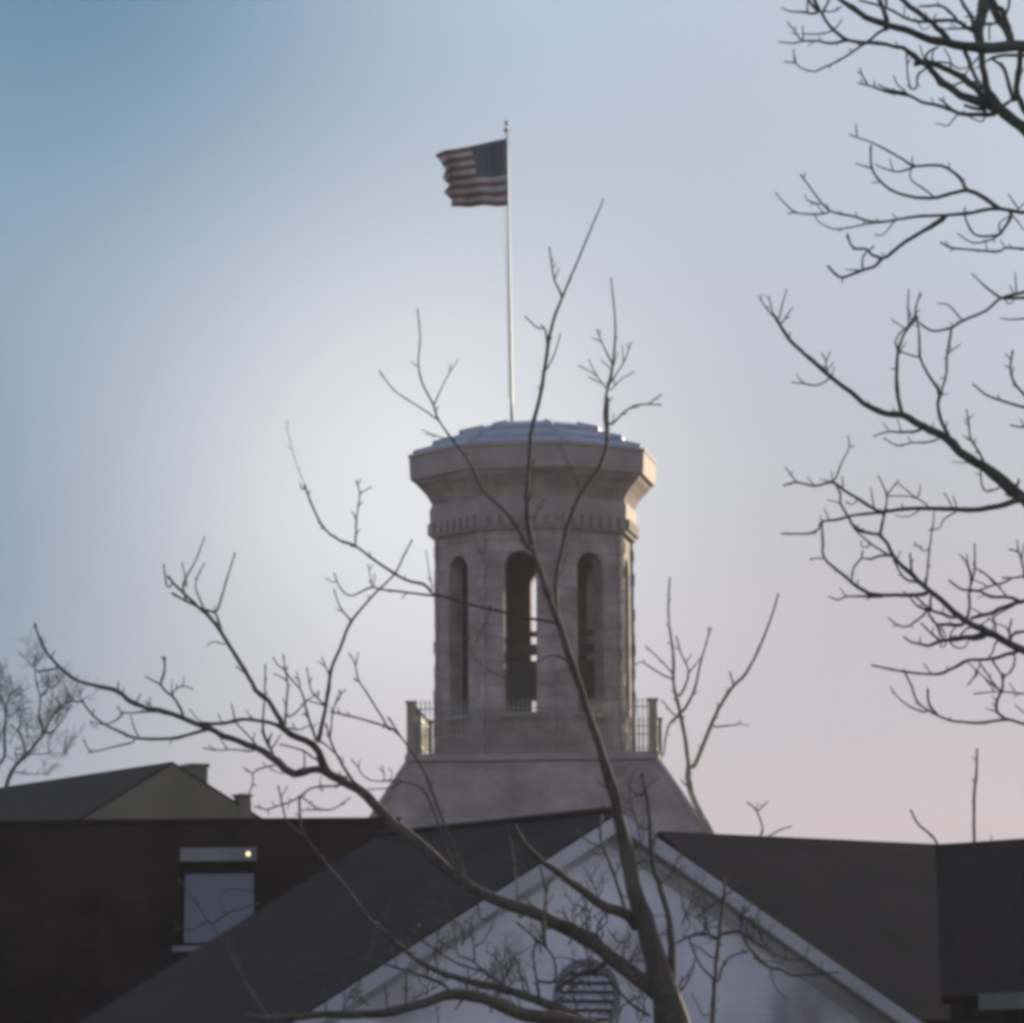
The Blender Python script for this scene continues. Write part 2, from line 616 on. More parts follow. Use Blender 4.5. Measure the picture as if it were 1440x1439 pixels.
for k in range(8):                            # ridge rolls down the corners
    bm = bmesh.new()
    pr = [octo(168, tz(641) + 0.02)[k], octo(141, tz(633) + 0.02)[k], octo(140, tz(626.5) + 0.02)[k], octo(104, tz(617) + 0.02)[k], octo(103, tz(610.5) + 0.02)[k], octo(70, tz(602) + .02)[k]]
    tube(bm, pr, [0.045] * 6, 6)
    sub('ridge_roll', bm, 'lead', cap)
bm = bmesh.new()
loft(bm, [octo(14, tz(601)), octo(13, tz(595)), octo(8, tz(592.5)), octo(3, tz(591))])
sub('hatch', bm, 'lead', cap)

# square platform, mansard skirt and the storey below it
PROT = R(-3)
D0 = 182 * px / math.cos(R(42))


def sq(d, z, dx=0.0):
    return [ax0 + Vector((dx, 0, 0)) + Vector((math.sin(PROT + R(45 + 90 * k)) * d, -math.cos(PROT + R(45 + 90 * k)) * d, z)) for k in range(4)]


bm = bmesh.new()
loft(bm, [sq(D0 * 0.965, tz(1083), .07), sq(D0, tz(1081), .07), sq(D0, tz(1072), .07)])
obj('platform', bm, 'trim', T)
bm = bmesh.new()
loft(bm, [sq(D0 * 1.42, tz(1200), .15), sq(D0 * 1.30, tz(1172), .15), sq(D0 * 1.10, tz(1115), .1), sq(D0 * 0.985, tz(1083.3), .07)])
obj('mansard_roof', bm, 'slate', T)
for k in range(4):
    bm = bmesh.new()
    tube(bm, [sq(D0 * 1.42, tz(1200), .15)[k], sq(D0 * 1.30, tz(1172), .15)[k], sq(D0 * 1.10, tz(1115), .1)[k], sq(D0 * 0.985, tz(1083.3), .07)[k]], [0.1] * 4, 6)
    obj('hip_trim', bm, 'trim', T)
bm = bmesh.new()
loft(bm, [sq(D0 * 1.34, -0.3, .15), sq(D0 * 1.34, tz(1199), .15)])
obj('base_wall', bm, 'stone', T)
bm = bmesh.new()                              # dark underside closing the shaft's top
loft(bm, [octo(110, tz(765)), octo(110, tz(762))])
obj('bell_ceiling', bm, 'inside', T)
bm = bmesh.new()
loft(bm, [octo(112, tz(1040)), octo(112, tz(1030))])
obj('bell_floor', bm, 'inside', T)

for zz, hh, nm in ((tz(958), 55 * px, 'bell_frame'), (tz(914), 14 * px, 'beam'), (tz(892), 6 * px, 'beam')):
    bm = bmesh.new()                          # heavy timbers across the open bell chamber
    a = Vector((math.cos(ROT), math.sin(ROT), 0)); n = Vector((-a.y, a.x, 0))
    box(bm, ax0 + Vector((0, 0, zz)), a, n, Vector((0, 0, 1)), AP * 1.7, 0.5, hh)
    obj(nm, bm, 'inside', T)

# iron railing round the platform
RL = thing('balcony_railing', 'thin iron picket railing with stone corner posts round the foot of the tower', 'railing', ax0)
zb, zt = tz(1071.5), tz(1003)
cor = sq(D0 * 0.955, 0, .07)
for k in range(4):
    c = cor[k]
    bm = bmesh.new()
    abox(bm, c.x - .14, c.x + .14, c.y - .14, c.y + .14, zb, zt + 0.02)
    abox(bm, c.x - .18, c.x + .18, c.y - .18, c.y + .18, zt + 0.023, zt + 0.12)
    obj('post', bm, 'post', RL)
    a, e = cor[k], cor[(k + 1) % 4]
    d = (e - a)
    L = d.length
    d.normalize()
    nn = Vector((-d.y, d.x, 0))
    bm = bmesh.new()
    num = int((L - 0.4) / 0.15)
    for j in range(num + 1):
        p = a + d * (0.2 + (L - 0.4) * j / num)
        box(bm, p + Vector((0, 0, (zb + zt) / 2 + 0.02)), d, nn, Vector((0, 0, 1)), 0.036, 0.036, zt - zb)
        tube(bm, [p + Vector((0, 0, zt)), p + Vector((0, 0, zt + 0.06)), p + Vector((0, 0, zt + 0.16))], [0.02, 0.034, 0.004], 5)
    for zz in (zb + 0.14, zb + 0.62, zt - 0.16):
        box(bm, (a + e) / 2 + Vector((0, 0, zz)), d, nn, Vector((0, 0, 1)), L - 0.3, 0.05, 0.035)
    obj('railing_panel', bm, 'iron', RL)

# flagpole
FP = thing('flagpole', 'tall pale flagpole with a ball on top, standing on the tower roof', 'flagpole', P(720, 600, TY))
bm = bmesh.new()
fp = [P(720 - 7.3 * i / 10, 604 - 426 * i / 10, TY) for i in range(11)]
tube(bm, fp, [(2.1 - 0.9 * i / 10) * px for i in range(11)], 10)
pl = obj('pole', bm, 'pole', FP, True)
bm = bmesh.new()
bmesh.ops.create_uvsphere(bm, u_segments=14, v_segments=10, radius=3.4 * px, matrix=Matrix.Translation(P(712.4, 173, TY)))
obj('finial', bm, 'pole', FP, True)
bm = bmesh.new()
c = P(712.8, 182, TY)
tube(bm, [c - Vector((0, 0, .1)), c + Vector((0, 0, .06))], [0.075, 0.075], 8)
tube(bm, [c + Vector((-.14, 0, -.02)), c + Vector((.14, 0, -.02))], [0.03, 0.03], 6)
obj('truck', bm, 'pole', FP)
bm = bmesh.new()
h0 = P(713.3, 184, TY) + Vector((-.1, -.06, 0)); h1 = P(719, 560, TY) + Vector((-.1, -.1, 0))
tube(bm, [h0.lerp(h1, i / 6) + Vector((-.02 * math.sin(i), 0, 0)) for i in range(7)], [0.012] * 7, 5)
obj('halyard', bm, 'pole', FP)

# flag, flying to the left
bm = bmesh.new()
uvl = bm.loops.layers.uv.verify()
NU, NV = 64, 34
top = [(712, 195), (690, 199), (665, 204.5), (640, 210), (625, 213), (612, 218)]
bot = [(715, 289), (700, 291), (680, 289.5), (660, 291.5), (645, 289), (635, 290)]
fly_dx = [0, 3, 5, 0, 4, -3, 2, 0]


def interp(l, u):
    s = u * (len(l) - 1); i = min(int(s), len(l) - 2); f = s - i
    if isinstance(l[0], tuple):
        return tuple(l[i][k] * (1 - f) + l[i + 1][k] * f for k in range(2))
    return l[i] * (1 - f) + l[i + 1] * f


fv = {}
for i in range(NU + 1):
    for j in range(NV + 1):
        u, v = i / NU, j / NV                 # u from the pole, v from the top
        a, e = interp(top, u), interp(bot, u)
        x = a[0] * (1 - v) + e[0] * v + interp(fly_dx, v) * u ** 3 * 1.6
        y = a[1] * (1 - v) + e[1] * v + 1.6 * math.sin(6 * u + 3 * v) * u
        dep = (0.30 * math.sin(9.5 * u + 2.2 * v) + 0.14 * math.sin(19 * u - 3.5 * v + 1) + 0.10 * math.sin(5 * v + 4 * u)) * min(1, u * 2.2)
        fv[i, j] = bm.verts.new(P(x, y, TY + dep + 0.02))
for i in range(NU):
    for j in range(NV):
        f = bm.faces.new((fv[i, j], fv[i + 1, j], fv[i + 1, j + 1], fv[i, j + 1]))
        for lp, (a, c) in zip(f.loops, ((i, j), (i + 1, j), (i + 1, j + 1), (i, j + 1))):
            lp[uvl].uv = (a / NU, 1 - c / NV)
fl = obj('flag', bm, 'flag', None, True, P(713, 240, TY), uv=False)
sm = fl.modifiers.new('cloth', 'SOLIDIFY'); sm.thickness = 0.012
tag(fl, 'striped flag with dark starred canton, flying left from the top of the flagpole', 'flag')

# ------------------------------------------------------------------ white gabled house
GY = 55.0
TH_G = R(30)
dG = Vector((math.cos(TH_G), math.sin(TH_G), 0))       # along the front, to the right and away
nG = Vector((math.sin(TH_G), -math.cos(TH_G), 0))      # out of the front
gB = -nG                                               # back along the ridge
A = P(872, 1140, GY)
Lp = on_plane(430, 1424, A, nG)
Rp = on_plane(1290, 1432, A, nG)
la, ra = (A - Lp), (Rp - A)
sl, sr = la.z / la.dot(dG), -ra.z / ra.dot(dG)
H = thing('gabled_house', 'house with a wide white clapboard gable and dark shingle roofs, behind the front tree', 'house', Vector((A.x, A.y, 0)))
ext = 0.5
Le = A - dG * (la.dot(dG) + ext) - Vector((0, 0, sl * (la.dot(dG) + ext)))
Re = A + dG * (ra.dot(dG) + ext) - Vector((0, 0, sr * (ra.dot(dG) + ext)))


def hit_ridge(x):                            # how far back along the ridge the photo column x is
    lo, hi = 0.0, 40.0
    for _ in range(50):
        m_ = (lo + hi) / 2
        p = A + gB * m_ - CAM
        s = CX + F * p.dot(rt) / p.dot(fw)
        lo, hi = (m_, hi) if s > x else (lo, m_)
    return lo


RB = hit_ridge(532)
OV = 0.28                                    # the roof's overhang in front of the wall
f0 = nG * 0.0
bm = bmesh.new()
slab(bm, [A, A + gB * RB, Le + gB * RB, Le], 0.16)
slab(bm, [A + Vector((0, 0, -.004)), Re + Vector((0, 0, -.004)), Re + gB * RB + Vector((0, 0, -.004)), A + gB * RB + Vector((0, 0, -.004))], 0.16)
rf = obj('roof', bm, 'shingle', H)
bm = bmesh.new()
tube(bm, [A + Vector((0, 0, .01)) + gB * (RB * i / 8) for i in range(9)], [0.055] * 9, 6)
sub('ridge_cap', bm, 'shingle', rf)
# wall: gable triangle and walls down to the ground, set back under the overhang
drop = Vector((0, 0, 0.19))
Wb = gB * OV
iL, iR = Le + dG * 0.75 + Vector((0, 0, sl * .75)) - drop, Re - dG * 0.75 + Vector((0, 0, sr * .75)) - drop
bm = bmesh.new()
zg = -0.2
prism(bm, [A - drop + Wb, iL + Wb, Vector((iL.x, iL.y, zg)) + Wb, Vector((iR.x, iR.y, zg)) + Wb, iR + Wb], gB * (RB - 0.6))
obj('wall', bm, 'siding', H)
# bargeboards along both rakes, a frieze board inside them
for E, s_, sg in ((Le, sl, -1), (Re, sr, 1)):
    bm = bmesh.new()
    a0, a1 = A + Vector((0, 0, -.03)), E + Vector((0, 0, -.03))
    wv = Vector((0, 0, -.21))
    prism(bm, [a0, a1, a1 + wv, a0 + wv], nG * 0.035)
    obj('bargeboard', bm, 'white', H)
    bm = bmesh.new()
    e0 = A - Vector((0, 0, .30)) + Wb; e1 = E - dG * sg * 0.8 + Vector((0, 0, s_ * 0.8 - .30)) + Wb
    prism(bm, [e0, e1, e1 + Vector((0, 0, -.13)), e0 + Vector((0, 0, -.13))], nG * 0.03)
    obj('frieze_board', bm, 'white', H)
    bm = bmesh.new()
    s0 = A - Vector((0, 0, .175)) ; s1 = E - Vector((0, 0, .175))
    prism(bm, [s0, s1, s1 + Wb, s0 + Wb], Vector((0, 0, -.02)))
    obj('soffit', bm, 'white', H)
# round louvred vent
vc = on_plane(824, 1402, A + Wb, nG)
V = bpy.data.objects.new('vent', None)
vr = 0.40
bm = bmesh.new()
ringo = [vc + nG * .05 + dG * (math.cos(i * math.pi / 16) * (vr + .09)) + Vector((0, 0, math.sin(i * math.pi / 16) * (vr + .09))) for i in range(32)]
ringi = [vc + nG * .05 + dG * (math.cos(i * math.pi / 16) * vr) + Vector((0, 0, math.sin(i * math.pi / 16) * vr)) for i in range(32)]
back = [p - nG * .045 for p in ringi]
oback = [p - nG * .05 for p in ringo]
vs = [[bm.verts.new(p) for p in r] for r in (back, ringi, ringo, oback)]
for a, c in zip(vs, vs[1:]):
    for i in range(32):
        j = (i + 1) % 32
        bm.faces.new((a[i], a[j], c[j], c[i]))
vent = obj('vent', bm, 'grey_paint', H)
bm = bmesh.new()
bm.faces.new([bm.verts.new(p + nG * .004) for p in back])
sub('backing', bm, 'inside', vent)
bm = bmesh.new()
for j in range(-3, 4):
    zz = j * 0.115
    hw = math.sqrt(max(vr * vr - zz * zz, 0.01)) - 0.01
    ty = (Vector((0, 0, 1)) * 0.8 + nG * -0.6).normalized()
    tn = dG.cross(ty)
    box(bm, vc + nG * .03 + Vector((0, 0, zz)), dG, tn, ty, hw * 2, 0.012, 0.095)
sub('slats', bm, 'white', vent)
# cross wing to the right: ridge at (1000,1172) to (1330,1187), roof slope facing the camera
K0 = P(940, 1169.5, 60.5)
lo, hi = 60.5, 90.0
for _ in range(60):
    mid = (lo + hi) / 2
    if P(1420, 1192, mid).z > K0.z:
        hi = mid
    else:
        lo = mid
K1 = P(1420, 1192, lo)
dW = (K1 - K0); dW.z = 0; dW.normalize()
nW = Vector((dW.y, -dW.x, 0))
S33 = math.tan(R(33))
RUN = 4.15
K0b = K0 - dW * 0.2
bm = bmesh.new()
dn = nW * RUN - Vector((0, 0, RUN * S33))
ub = -nW * RUN - Vector((0, 0, RUN * S33))
slab(bm, [K0b, K0b + dn, K1 + dn, K1], 0.16)
slab(bm, [K0b + Vector((0, 0, -.004)), K1 + Vector((0, 0, -.004)), K1 + ub, K0b + ub], 0.16)
obj('wing_roof', bm, 'shingle', H)
bm = bmesh.new()
e = Vector((0, 0, -.2))
i0, i1 = K0b + dn * 0.9 + e, K1 + dn * 0.9 + e
j0, j1 = K0b + ub * 0.9 + e, K1 + ub * 0.9 + e
loft(bm, [[Vector((p.x, p.y, -.2)) for p in (i0, i1, j1, j0)], [i0, i1 - dW * .01, j1 - dW * .01, j0], [K0b + e, K1 + e - dW * .01, K1 + e - dW * .01 + Vector((0, .01, 0)), K0b + e + Vector((0, .01, 0))]])
obj('wing_wall', bm, 'siding', H)

# ------------------------------------------------------------------ dark neighbour on the right
NB = thing('dark_roofed_house', 'dark shingled house at the right edge with a dull grey eave board', 'house', Vector((P(1500, 1180, 52).x, 52, 0)))
n0, n1 = P(1318, 1187.5, 54.0), P(1560, 1171, 50.5)
n1.z = n0.z + 0.0 if False else n1.z
ev0, ev1 = P(1322, 1402, 51.2), P(1560, 1394, 48.0)
bm = bmesh.new()
slab(bm, [n0, ev0, ev1, n1], 0.03)
bk0, bk1 = n0 * 2 - ev0, n1 * 2 - ev1
bk0.x = n0.x * 57 / 54 + .02
bk0.z, bk1.z = ev0.z, ev1.z
slab(bm, [n0 + Vector((0, 0, -.004)), n1 + Vector((0, 0, -.004)), bk1, bk0], 0.03)
obj('roof', bm, 'shingle', NB)
bm = bmesh.new()
dd = (ev1 - ev0).normalized()
evs = ev0.lerp(ev1, 0.24)
prism(bm, [evs + Vector((0, -.01, .02)), ev1 + Vector((0, -.01, .02)), ev1 + Vector((0, -.01, -.17)), evs + Vector((0, -.01, -.17))], Vector((-.01, -.05, 0)))
obj('eave_board', bm, 'dull_board', NB)
bm = bmesh.new()
e = Vector((0.15, 0.35, -.07)); e2 = Vector((0.15, -.35, -.07))
a0, a1, c0_, c1_ = ev0 + e, ev1 + e, bk1 + e2, bk0 + e2
loft(bm, [[Vector((p.x, p.y, -.2)) for p in (a0, a1, c0_, c1_)], [a0, a1, c0_, c1_]])
obj('wall', bm, 'brick', NB)

# ------------------------------------------------------------------ dark brick block on the left
BY = 68.0
zt = P(300, 1157.5, BY).z
xl, xr = P(-140, 1157, BY).x, P(560, 1157, BY).x
BB = thing('brick_building', 'dark flat topped brick building at the left with one sash window', 'building', Vector(((xl + xr) / 2, BY, 0)))
wx0, wx1 = P(253, 1250, BY).x, P(361, 1250, BY).x
wz0, wz1 = P(306, 1330, BY).z, P(306, 1192, BY).z
bm = bmesh.new()
for (x0, x1, z0, z1) in ((xl, wx0, -.2, zt), (wx1, xr, -.2, zt), (wx0, wx1, -.2, wz0), (wx0, wx1, wz1, zt)):
    abox(bm, x0, x1, BY, BY + 0.3, z0, z1)
abox(bm, xl, xr, BY + 3, BY + 9, -.2, zt - 0.1)
obj('wall', bm, 'brick', BB)
bm = bmesh.new()
abox(bm, xl - .05, xr + .05, BY - .06, BY + .36, zt + 0.003, zt + .07)
abox(bm, xl + .1, xr - .1, BY + .365, BY + 3, zt - .25, zt - .12)
obj('coping', bm, 'shingle_grey', BB)
mb = mpp(BY)
bm = bmesh.new()
zl = wz1 - 19 * mb
abox(bm, wx0 + .003, wx1 - .003, BY - .03, BY + .12, zl, wz1 - .003)
wn = obj('window', bm, 'grey_paint', BB)            # pale head board
bm = bmesh.new()
s = 0.05
zm = wz0 + (zl - wz0) * 0.97
for (x0, x1, z0, z1) in ((wx0 + .002, wx0 + s, wz0 + .002, zl - .003), (wx1 - s, wx1 - .002, wz0 + .002, zl - .003), (wx0 + s, wx1 - s, zl - .14, zl - .003),
                         (wx0 + s, wx1 - s, wz0 + .002, wz0 + .05)):
    abox(bm, x0, x1, BY + .08, BY + .15, z0, z1)
sub('sash', bm, 'brick', wn)
bm = bmesh.new()
pc = Vector(((wx0 + wx1) / 2, BY + .22, (wz0 + zl) / 2))
pt = Vector((0, math.sin(R(6)), math.cos(R(6))))
box(bm, pc, Vector((1, 0, 0)), Vector((1, 0, 0)).cross(pt) * -1, pt, wx1 - wx0 - .02, .008, zl - wz0 - .02)
sub('pane', bm, 'glass', wn)
bm = bmesh.new()
abox(bm, wx0 - .12, wx1 + .05, BY - .08, BY + .1, wz0 - .09, wz0 - .003)
sub('sill', bm, 'grey_paint', wn)
# glowing ball added to imitate the glint at the window's upper right corner
lp_ = P(349, 1201, BY - .12)
LM = thing('window_glint', 'small glowing ball added to imitate a glint at the upper right corner of the sash window', 'glint', lp_)
bm = bmesh.new()
abox(bm, lp_.x - .05, lp_.x + .05, lp_.y + .03, lp_.y + .088, lp_.z - .07, lp_.z + .07)
tube(bm, [lp_ + Vector((0, .02, .075)), lp_ + Vector((0, 0, .055))], [0.03, 0.07], 12)
obj('glint_mount', bm, 'iron', LM)
bm = bmesh.new()
bmesh.ops.create_uvsphere(bm, u_segments=14, v_segments=10, radius=0.036, matrix=Matrix.Translation(lp_))
obj('glint_ball', bm, 'glint', LM, True)

# ------------------------------------------------------------------ grey gabled house behind it
QY = 95.0
q0 = P(243, 1071, QY)
GH = thing('grey_house', 'grey gable end with a chimney stub, rising behind the dark brick building', 'house', Vector((q0.x, q0.y, 0)))
lq, rq = on_plane(100, 1158, q0, nG), on_plane(381, 1158, q0, nG)
g0 = q0 + (lq - q0) * 1.35
g1 = q0 + (rq - q0) * 1.35
rb = gB * 14.0
bm = bmesh.new()
slab(bm, [q0, g0, g0 + rb, q0 + rb], 0.05)
slab(bm, [q0 + Vector((0, 0, -.004)), q0 + rb + Vector((0, 0, -.004)), g1 + rb + Vector((0, 0, -.004)), g1 + Vector((0, 0, -.004))], 0.05)
obj('roof', bm, 'shingle_grey', GH)
bm = bmesh.new()
dz = Vector((0, 0, -.053))
wq = gB * 0.012
h0, h1 = g0 + (q0 - g0) * .07 + dz + wq, g1 + (q0 - g1) * .07 + dz + wq
prism(bm, [q0 + dz + wq, h0, Vector((h0.x, h0.y, -.2)), Vector((h1.x, h1.y, -.2)), h1], gB * 13.5)
obj('gable_wall', bm, 'stucco', GH)
c = P(274, 1085, QY + 2.2)                    # chimney stub just behind the gable's top
bm = bmesh.new()
mq = mpp(QY + 2)
box(bm, c + Vector((0, 0, -.35)), dG, nG, Vector((0, 0, 1)), 25 * mq, 0.5, 0.9)
box(bm, c + Vector((0, 0, .123)), dG, nG, Vector((0, 0, 1)), 29 * mq, 0.6, 0.08)
obj('chimney', bm, 'stucco', GH)
c = P(341, 1122, QY + 1.0)
bm = bmesh.new()
loft(bm, [[c + dG * a * r_ + gB * d * r_ + Vector((0, 0, z)) for a, d in ((-1, -1), (1, -1), (1, 1), (-1, 1))] for z, r_ in ((-.5, .16), (.0, .14), (.06, .2), (.1, .03))])
obj('roof_vent', bm, 'stucco', GH)

# ------------------------------------------------------------------ bare trees
# each branch is drawn from its base to its tip in one of these frames of the photograph, then given
# its own distance, thickness and drift towards or away from us
FR = {'X': (0, 0, 1), 'A': (560, 140, .3336), 'B': (540, 560, .29187), 'C': (1080, 0, .27799), 'D': (1040, 360, .27797),
      'E': (1080, 640, .29192), 'F': (200, 560, .30577), 'G': (40, 860, .36114), 'H': (0, 880, .16681), 'I': (860, 760, .30573),
      'J': (560, 1160, .33333), 'K': (880, 1020, .38897), 'L': (400, 1120, .38896), 'Q': (1260, 0, .12509), 'PP': (1080, 0, .12509),
      'R': (1240, 760, .13899), 'S': (300, 920, .18068), 'T': (740, 1040, .18068), 'U': (540, 1260, .16667), 'V': (740, 1260, .16667),
      'W': (940, 1220, .16667)}


def catmull(p, n):
    out = []
    k = len(p)
    for i in range(k - 1):
        a, b_, c, d = p[max(i - 1, 0)], p[i], p[i + 1], p[min(i + 2, k - 1)]
        for j in range(n):
            t_ = j / n
            out.append(tuple(0.5 * (2 * b_[q] + (c[q] - a[q]) * t_ + (2 * a[q] - 5 * b_[q] + 4 * c[q] - d[q]) * t_ ** 2 +
                                    (3 * b_[q] - a[q] - 3 * c[q] + d[q]) * t_ ** 3) for q in range(len(b_))))
    out.append(tuple(p[-1]))
    return out


class Tree:
    def __init__(self, name, label, Y, base, mat, seed, group=None, spread=1.0, gain=1.0, solo=False):
        self.Y, self.mat, self.rng, self.spread, self.gain = Y, mat, random.Random(seed), spread, gain
        b0 = P(base[0], base[1], Y)
        self.root = thing(name, label, 'tree', Vector((b0.x, b0.y, 0)), group)
        self.base = base
        self.samples = []                    # (x, y, distance)
        self.twigs = bmesh.new()
        self.ntw, self.solo = 0, solo

    def near(self, x, y):
        if not self.samples:
            return self.Y
        s = min(self.samples, key=lambda q: (q[0] - x) ** 2 + (q[1] - y) ** 2)
        return s[2]

    def branch(self, fr, pts, w0, w1=None, part=None, spurs=0.6, drift=None):
        ox, oy, k = FR[fr]
        pts = [(ox + p[0] * k, oy + p[1] * k) + tuple(p[2:]) for p in pts]
        if len(pts[0]) == 2:                 # widths run evenly from w0 to w1
            Ls = [0]
            for a, b_ in zip(pts, pts[1:]):
                Ls.append(Ls[-1] + math.hypot(b_[0] - a[0], b_[1] - a[1]))
            pts = [(p[0], p[1], w0 + ((w1 or w0 * .5) - w0) * (l / max(Ls[-1], 1e-6)) ** 0.85) for p, l in zip(pts, Ls)]
        r = self.rng
        if self.samples:                      # a base that stops short is carried on into the branch it grows from
            s = min(self.samples, key=lambda q: (q[0] - pts[0][0]) ** 2 + (q[1] - pts[0][1]) ** 2)
            if 1.5 < math.hypot(s[0] - pts[0][0], s[1] - pts[0][1]) < 26:
                pts = [(s[0], s[1], pts[0][2])] + pts
        y0 = self.near(pts[0][0], pts[0][1])
        c = catmull(pts, 6)
        keep, acc = [c[0]], 0.0               # even steps along the branch, a little longer on thick ones
        for a, b_ in zip(c, c[1:]):
            acc += math.hypot(b_[0] - a[0], b_[1] - a[1])
            if acc > 4.5 + .55 * min(b_[2], 20):
                keep.append(b_); acc = 0.0
        if acc > 2 or len(keep) < 2:
            keep.append(c[-1])
        else:
            keep[-1] = c[-1]
        c = keep
        L = sum(math.hypot(b_[0] - a[0], b_[1] - a[1]) for a, b_ in zip(c, c[1:])) * mpp(self.Y)
        dr = r.uniform(-.45, .45) * L * self.spread if drift is None else drift
        n = len(c) - 1
        P3, rad, ph = [], [], r.uniform(0, 9)
        for i, (x, y, w_) in enumerate(c):
            f = i / n
            Yd = y0 + dr * f + .04 * L * math.sin(ph + 5 * f)
            jit = min(1.5, w_ * .13 if w_ > 7 else w_ * .07) * (0 if i in (0, n) else 1)
            x += r.uniform(-jit, jit); y += r.uniform(-jit, jit)
            P3.append(P(x, y, Yd))
            self.samples.append((x, y, Yd))
            kn = 1 + (r.uniform(-.10, .20) if r.random() < .45 else 0)
            rad.append(max(w_, .9) * self.gain * kn / 2 * mpp(Yd, y))
        big = max(q[2] for q in c) >= 6
        tw = self.twigs
        if part or big or self.solo:
            bm_ = bmesh.new()
            if self.solo:
                tw = bm_
            tube(bm_, P3, rad, 10 if max(q[2] for q in c) > 10 else 8)
        else:
            tube(tw, P3, rad, 6)
            bm_ = None
        # short spurs and buds
        for i in range(2, n):
            x, y, w_ = c[i]
            if w_ < 9 and r.random() < spurs * .30:
                ang = math.atan2(c[i][1] - c[i - 1][1], c[i][0] - c[i - 1][0]) + r.choice((-1, 1)) * r.uniform(.6, 1.2)
                ln = r.uniform(3, 9) * (1 if r.random() < .8 else 1.8)
                Yd = self.samples[-(n + 1 - i)][2]
                e = (x + math.cos(ang) * ln, y + math.sin(ang) * ln - ln * .3)
                dY = r.uniform(-.5, .5) * ln * mpp(Yd)
                ra = min(w_, 2.2) * .5 * mpp(Yd)
                tube(tw, [P(x, y, Yd), P((x + e[0]) / 2 + .4, (y + e[1]) / 2, Yd + dY / 2), P(e[0], e[1], Yd + dY)], [ra, ra * .8, ra * .75], 5)
        # bud at the tip
        x, y, w_ = c[-1]
        if w_ < 4:
            Yd = self.samples[-1][2]
            d = (P3[-1] - P3[-2]).normalized()
            ra = max(w_, 1.2) * .5 * mpp(Yd)
            tube(tw, [P3[-1] - d * ra, P3[-1] + d * ra, P3[-1] + d * ra * 3.5], [ra, ra * 1.35, ra * .3], 5)
        if bm_:
            obj(part or ('limb' if big else 'branch'), bm_, self.mat, self.root, True)

    def many(self, fr, text):
        """one branch per line: w0 w1 : x,y x,y ..."""
        for ln in text.strip().splitlines():
            hd, body = ln.split(':')
            w0, w1 = map(float, hd.split())
            self.branch(fr, [tuple(map(float, q.split(','))) for q in body.split()], w0, w1)

    def fine(self, x, y, ang, ln, w_, depth, Yd=None):
        """a twig that forks into finer twigs"""
        r = self.rng
        Yd = self.near(x, y) if Yd is None else Yd
        pts, rad = [P(x, y, Yd)], [w_ * .5 * mpp(Yd)]
        a = ang
        forks = []
        st = 5
        dY = r.uniform(-.5, .5) * ln * mpp(Yd) / st
        for i in range(st):
            a += r.uniform(-.25, .25)
            a += .10 * math.sin(-math.pi / 2 - a)
            x += math.cos(a) * ln / st
            y += math.sin(a) * ln / st
            Yd += dY
            pts.append(P(x, y, Yd))
            rad.append(w_ * .5 * (1 - .55 * (i + 1) / st) * mpp(Yd))
            forks.append((x, y, a, Yd))
        tube(self.twigs, pts, rad, 5)
        if depth > 0:
            for (fx, fy, fa, fY) in forks:
                if r.random() < .8:
                    self.fine(fx, fy, fa + r.choice((-1, 1)) * r.uniform(.4, 1.0), ln * r.uniform(.35, .65), w_ * .62, depth - 1, fY)

    def finish(self):
        if self.twigs.verts:
            o = obj('twigs', self.twigs, self.mat, self.root, True)
            o['kind'] = 'stuff'              # far more than a hundred on each tree


# ---- tree in front of the white gable
t1 = Tree('bare_tree', 'bare brown tree in front of the white gable, its limbs reaching over the tower', 40.0, (985, 2250), 'bark', 3, gain=.86)
t1.branch('X', [(992, 2262, 104), (985, 2100, 90), (978, 1850, 82), (970, 1600, 74), (955, 1480, 64), (946, 1439, 56), (936, 1395, 46), (922, 1350, 38),
                (905, 1290, 31), (890, 1240, 26), (878, 1190, 23), (870, 1150, 19), (861, 1110, 16.5), (848, 1065, 14), (830, 1010, 12.5), (812, 955, 12),
                (794, 905, 11.5), (777, 855, 11), (763, 815, 10), (749, 770, 9), (741, 720, 8), (744, 660, 7), (748, 604, 7), (759, 560, 6.5),
                (768, 505, 6), (777, 455, 5), (790, 420, 4.2), (812, 368, 3.4), (832, 320, 2.8), (848, 282, 2.2)], 0, part='trunk', drift=0.6, spurs=.25)
t1.many('X', """16 3.5:945,1400 944,1340 940,1290 928,1246 918,1215 914,1170 911,1130 903,1092
13 5:985,1660 1003,1560 1003,1439 1006,1370 1013,1300 1018,1260 1019,1234
5 3:660,1245 625,1160 596,1085 563,1035 548,1012""")
t1.branch('X', [(934, 1400, 34), (885, 1366, 28), (840, 1330, 24), (770, 1292, 21), (715, 1272, 20), (670, 1253, 19), (620, 1215, 18), (575, 1175, 17.5), (545, 1150, 17),
                (513, 1116, 16), (490, 1104, 15.5), (468, 1091, 15), (452, 1083, 13), (436, 1084, 12), (417, 1088, 13), (399, 1080, 13), (381, 1064, 12), (360, 1052, 10.5),
                (336, 1043, 10), (314, 1035, 10), (300, 1026, 9.5), (284, 1021, 9), (240, 1003, 8.5), (209, 996, 8), (184, 986, 8), (165, 972, 7.5), (133, 964, 6), (108, 957, 5.5),
                (84, 938, 5), (66, 918, 4.5), (55, 896, 4), (50, 881, 3.5)], 0, part='limb')
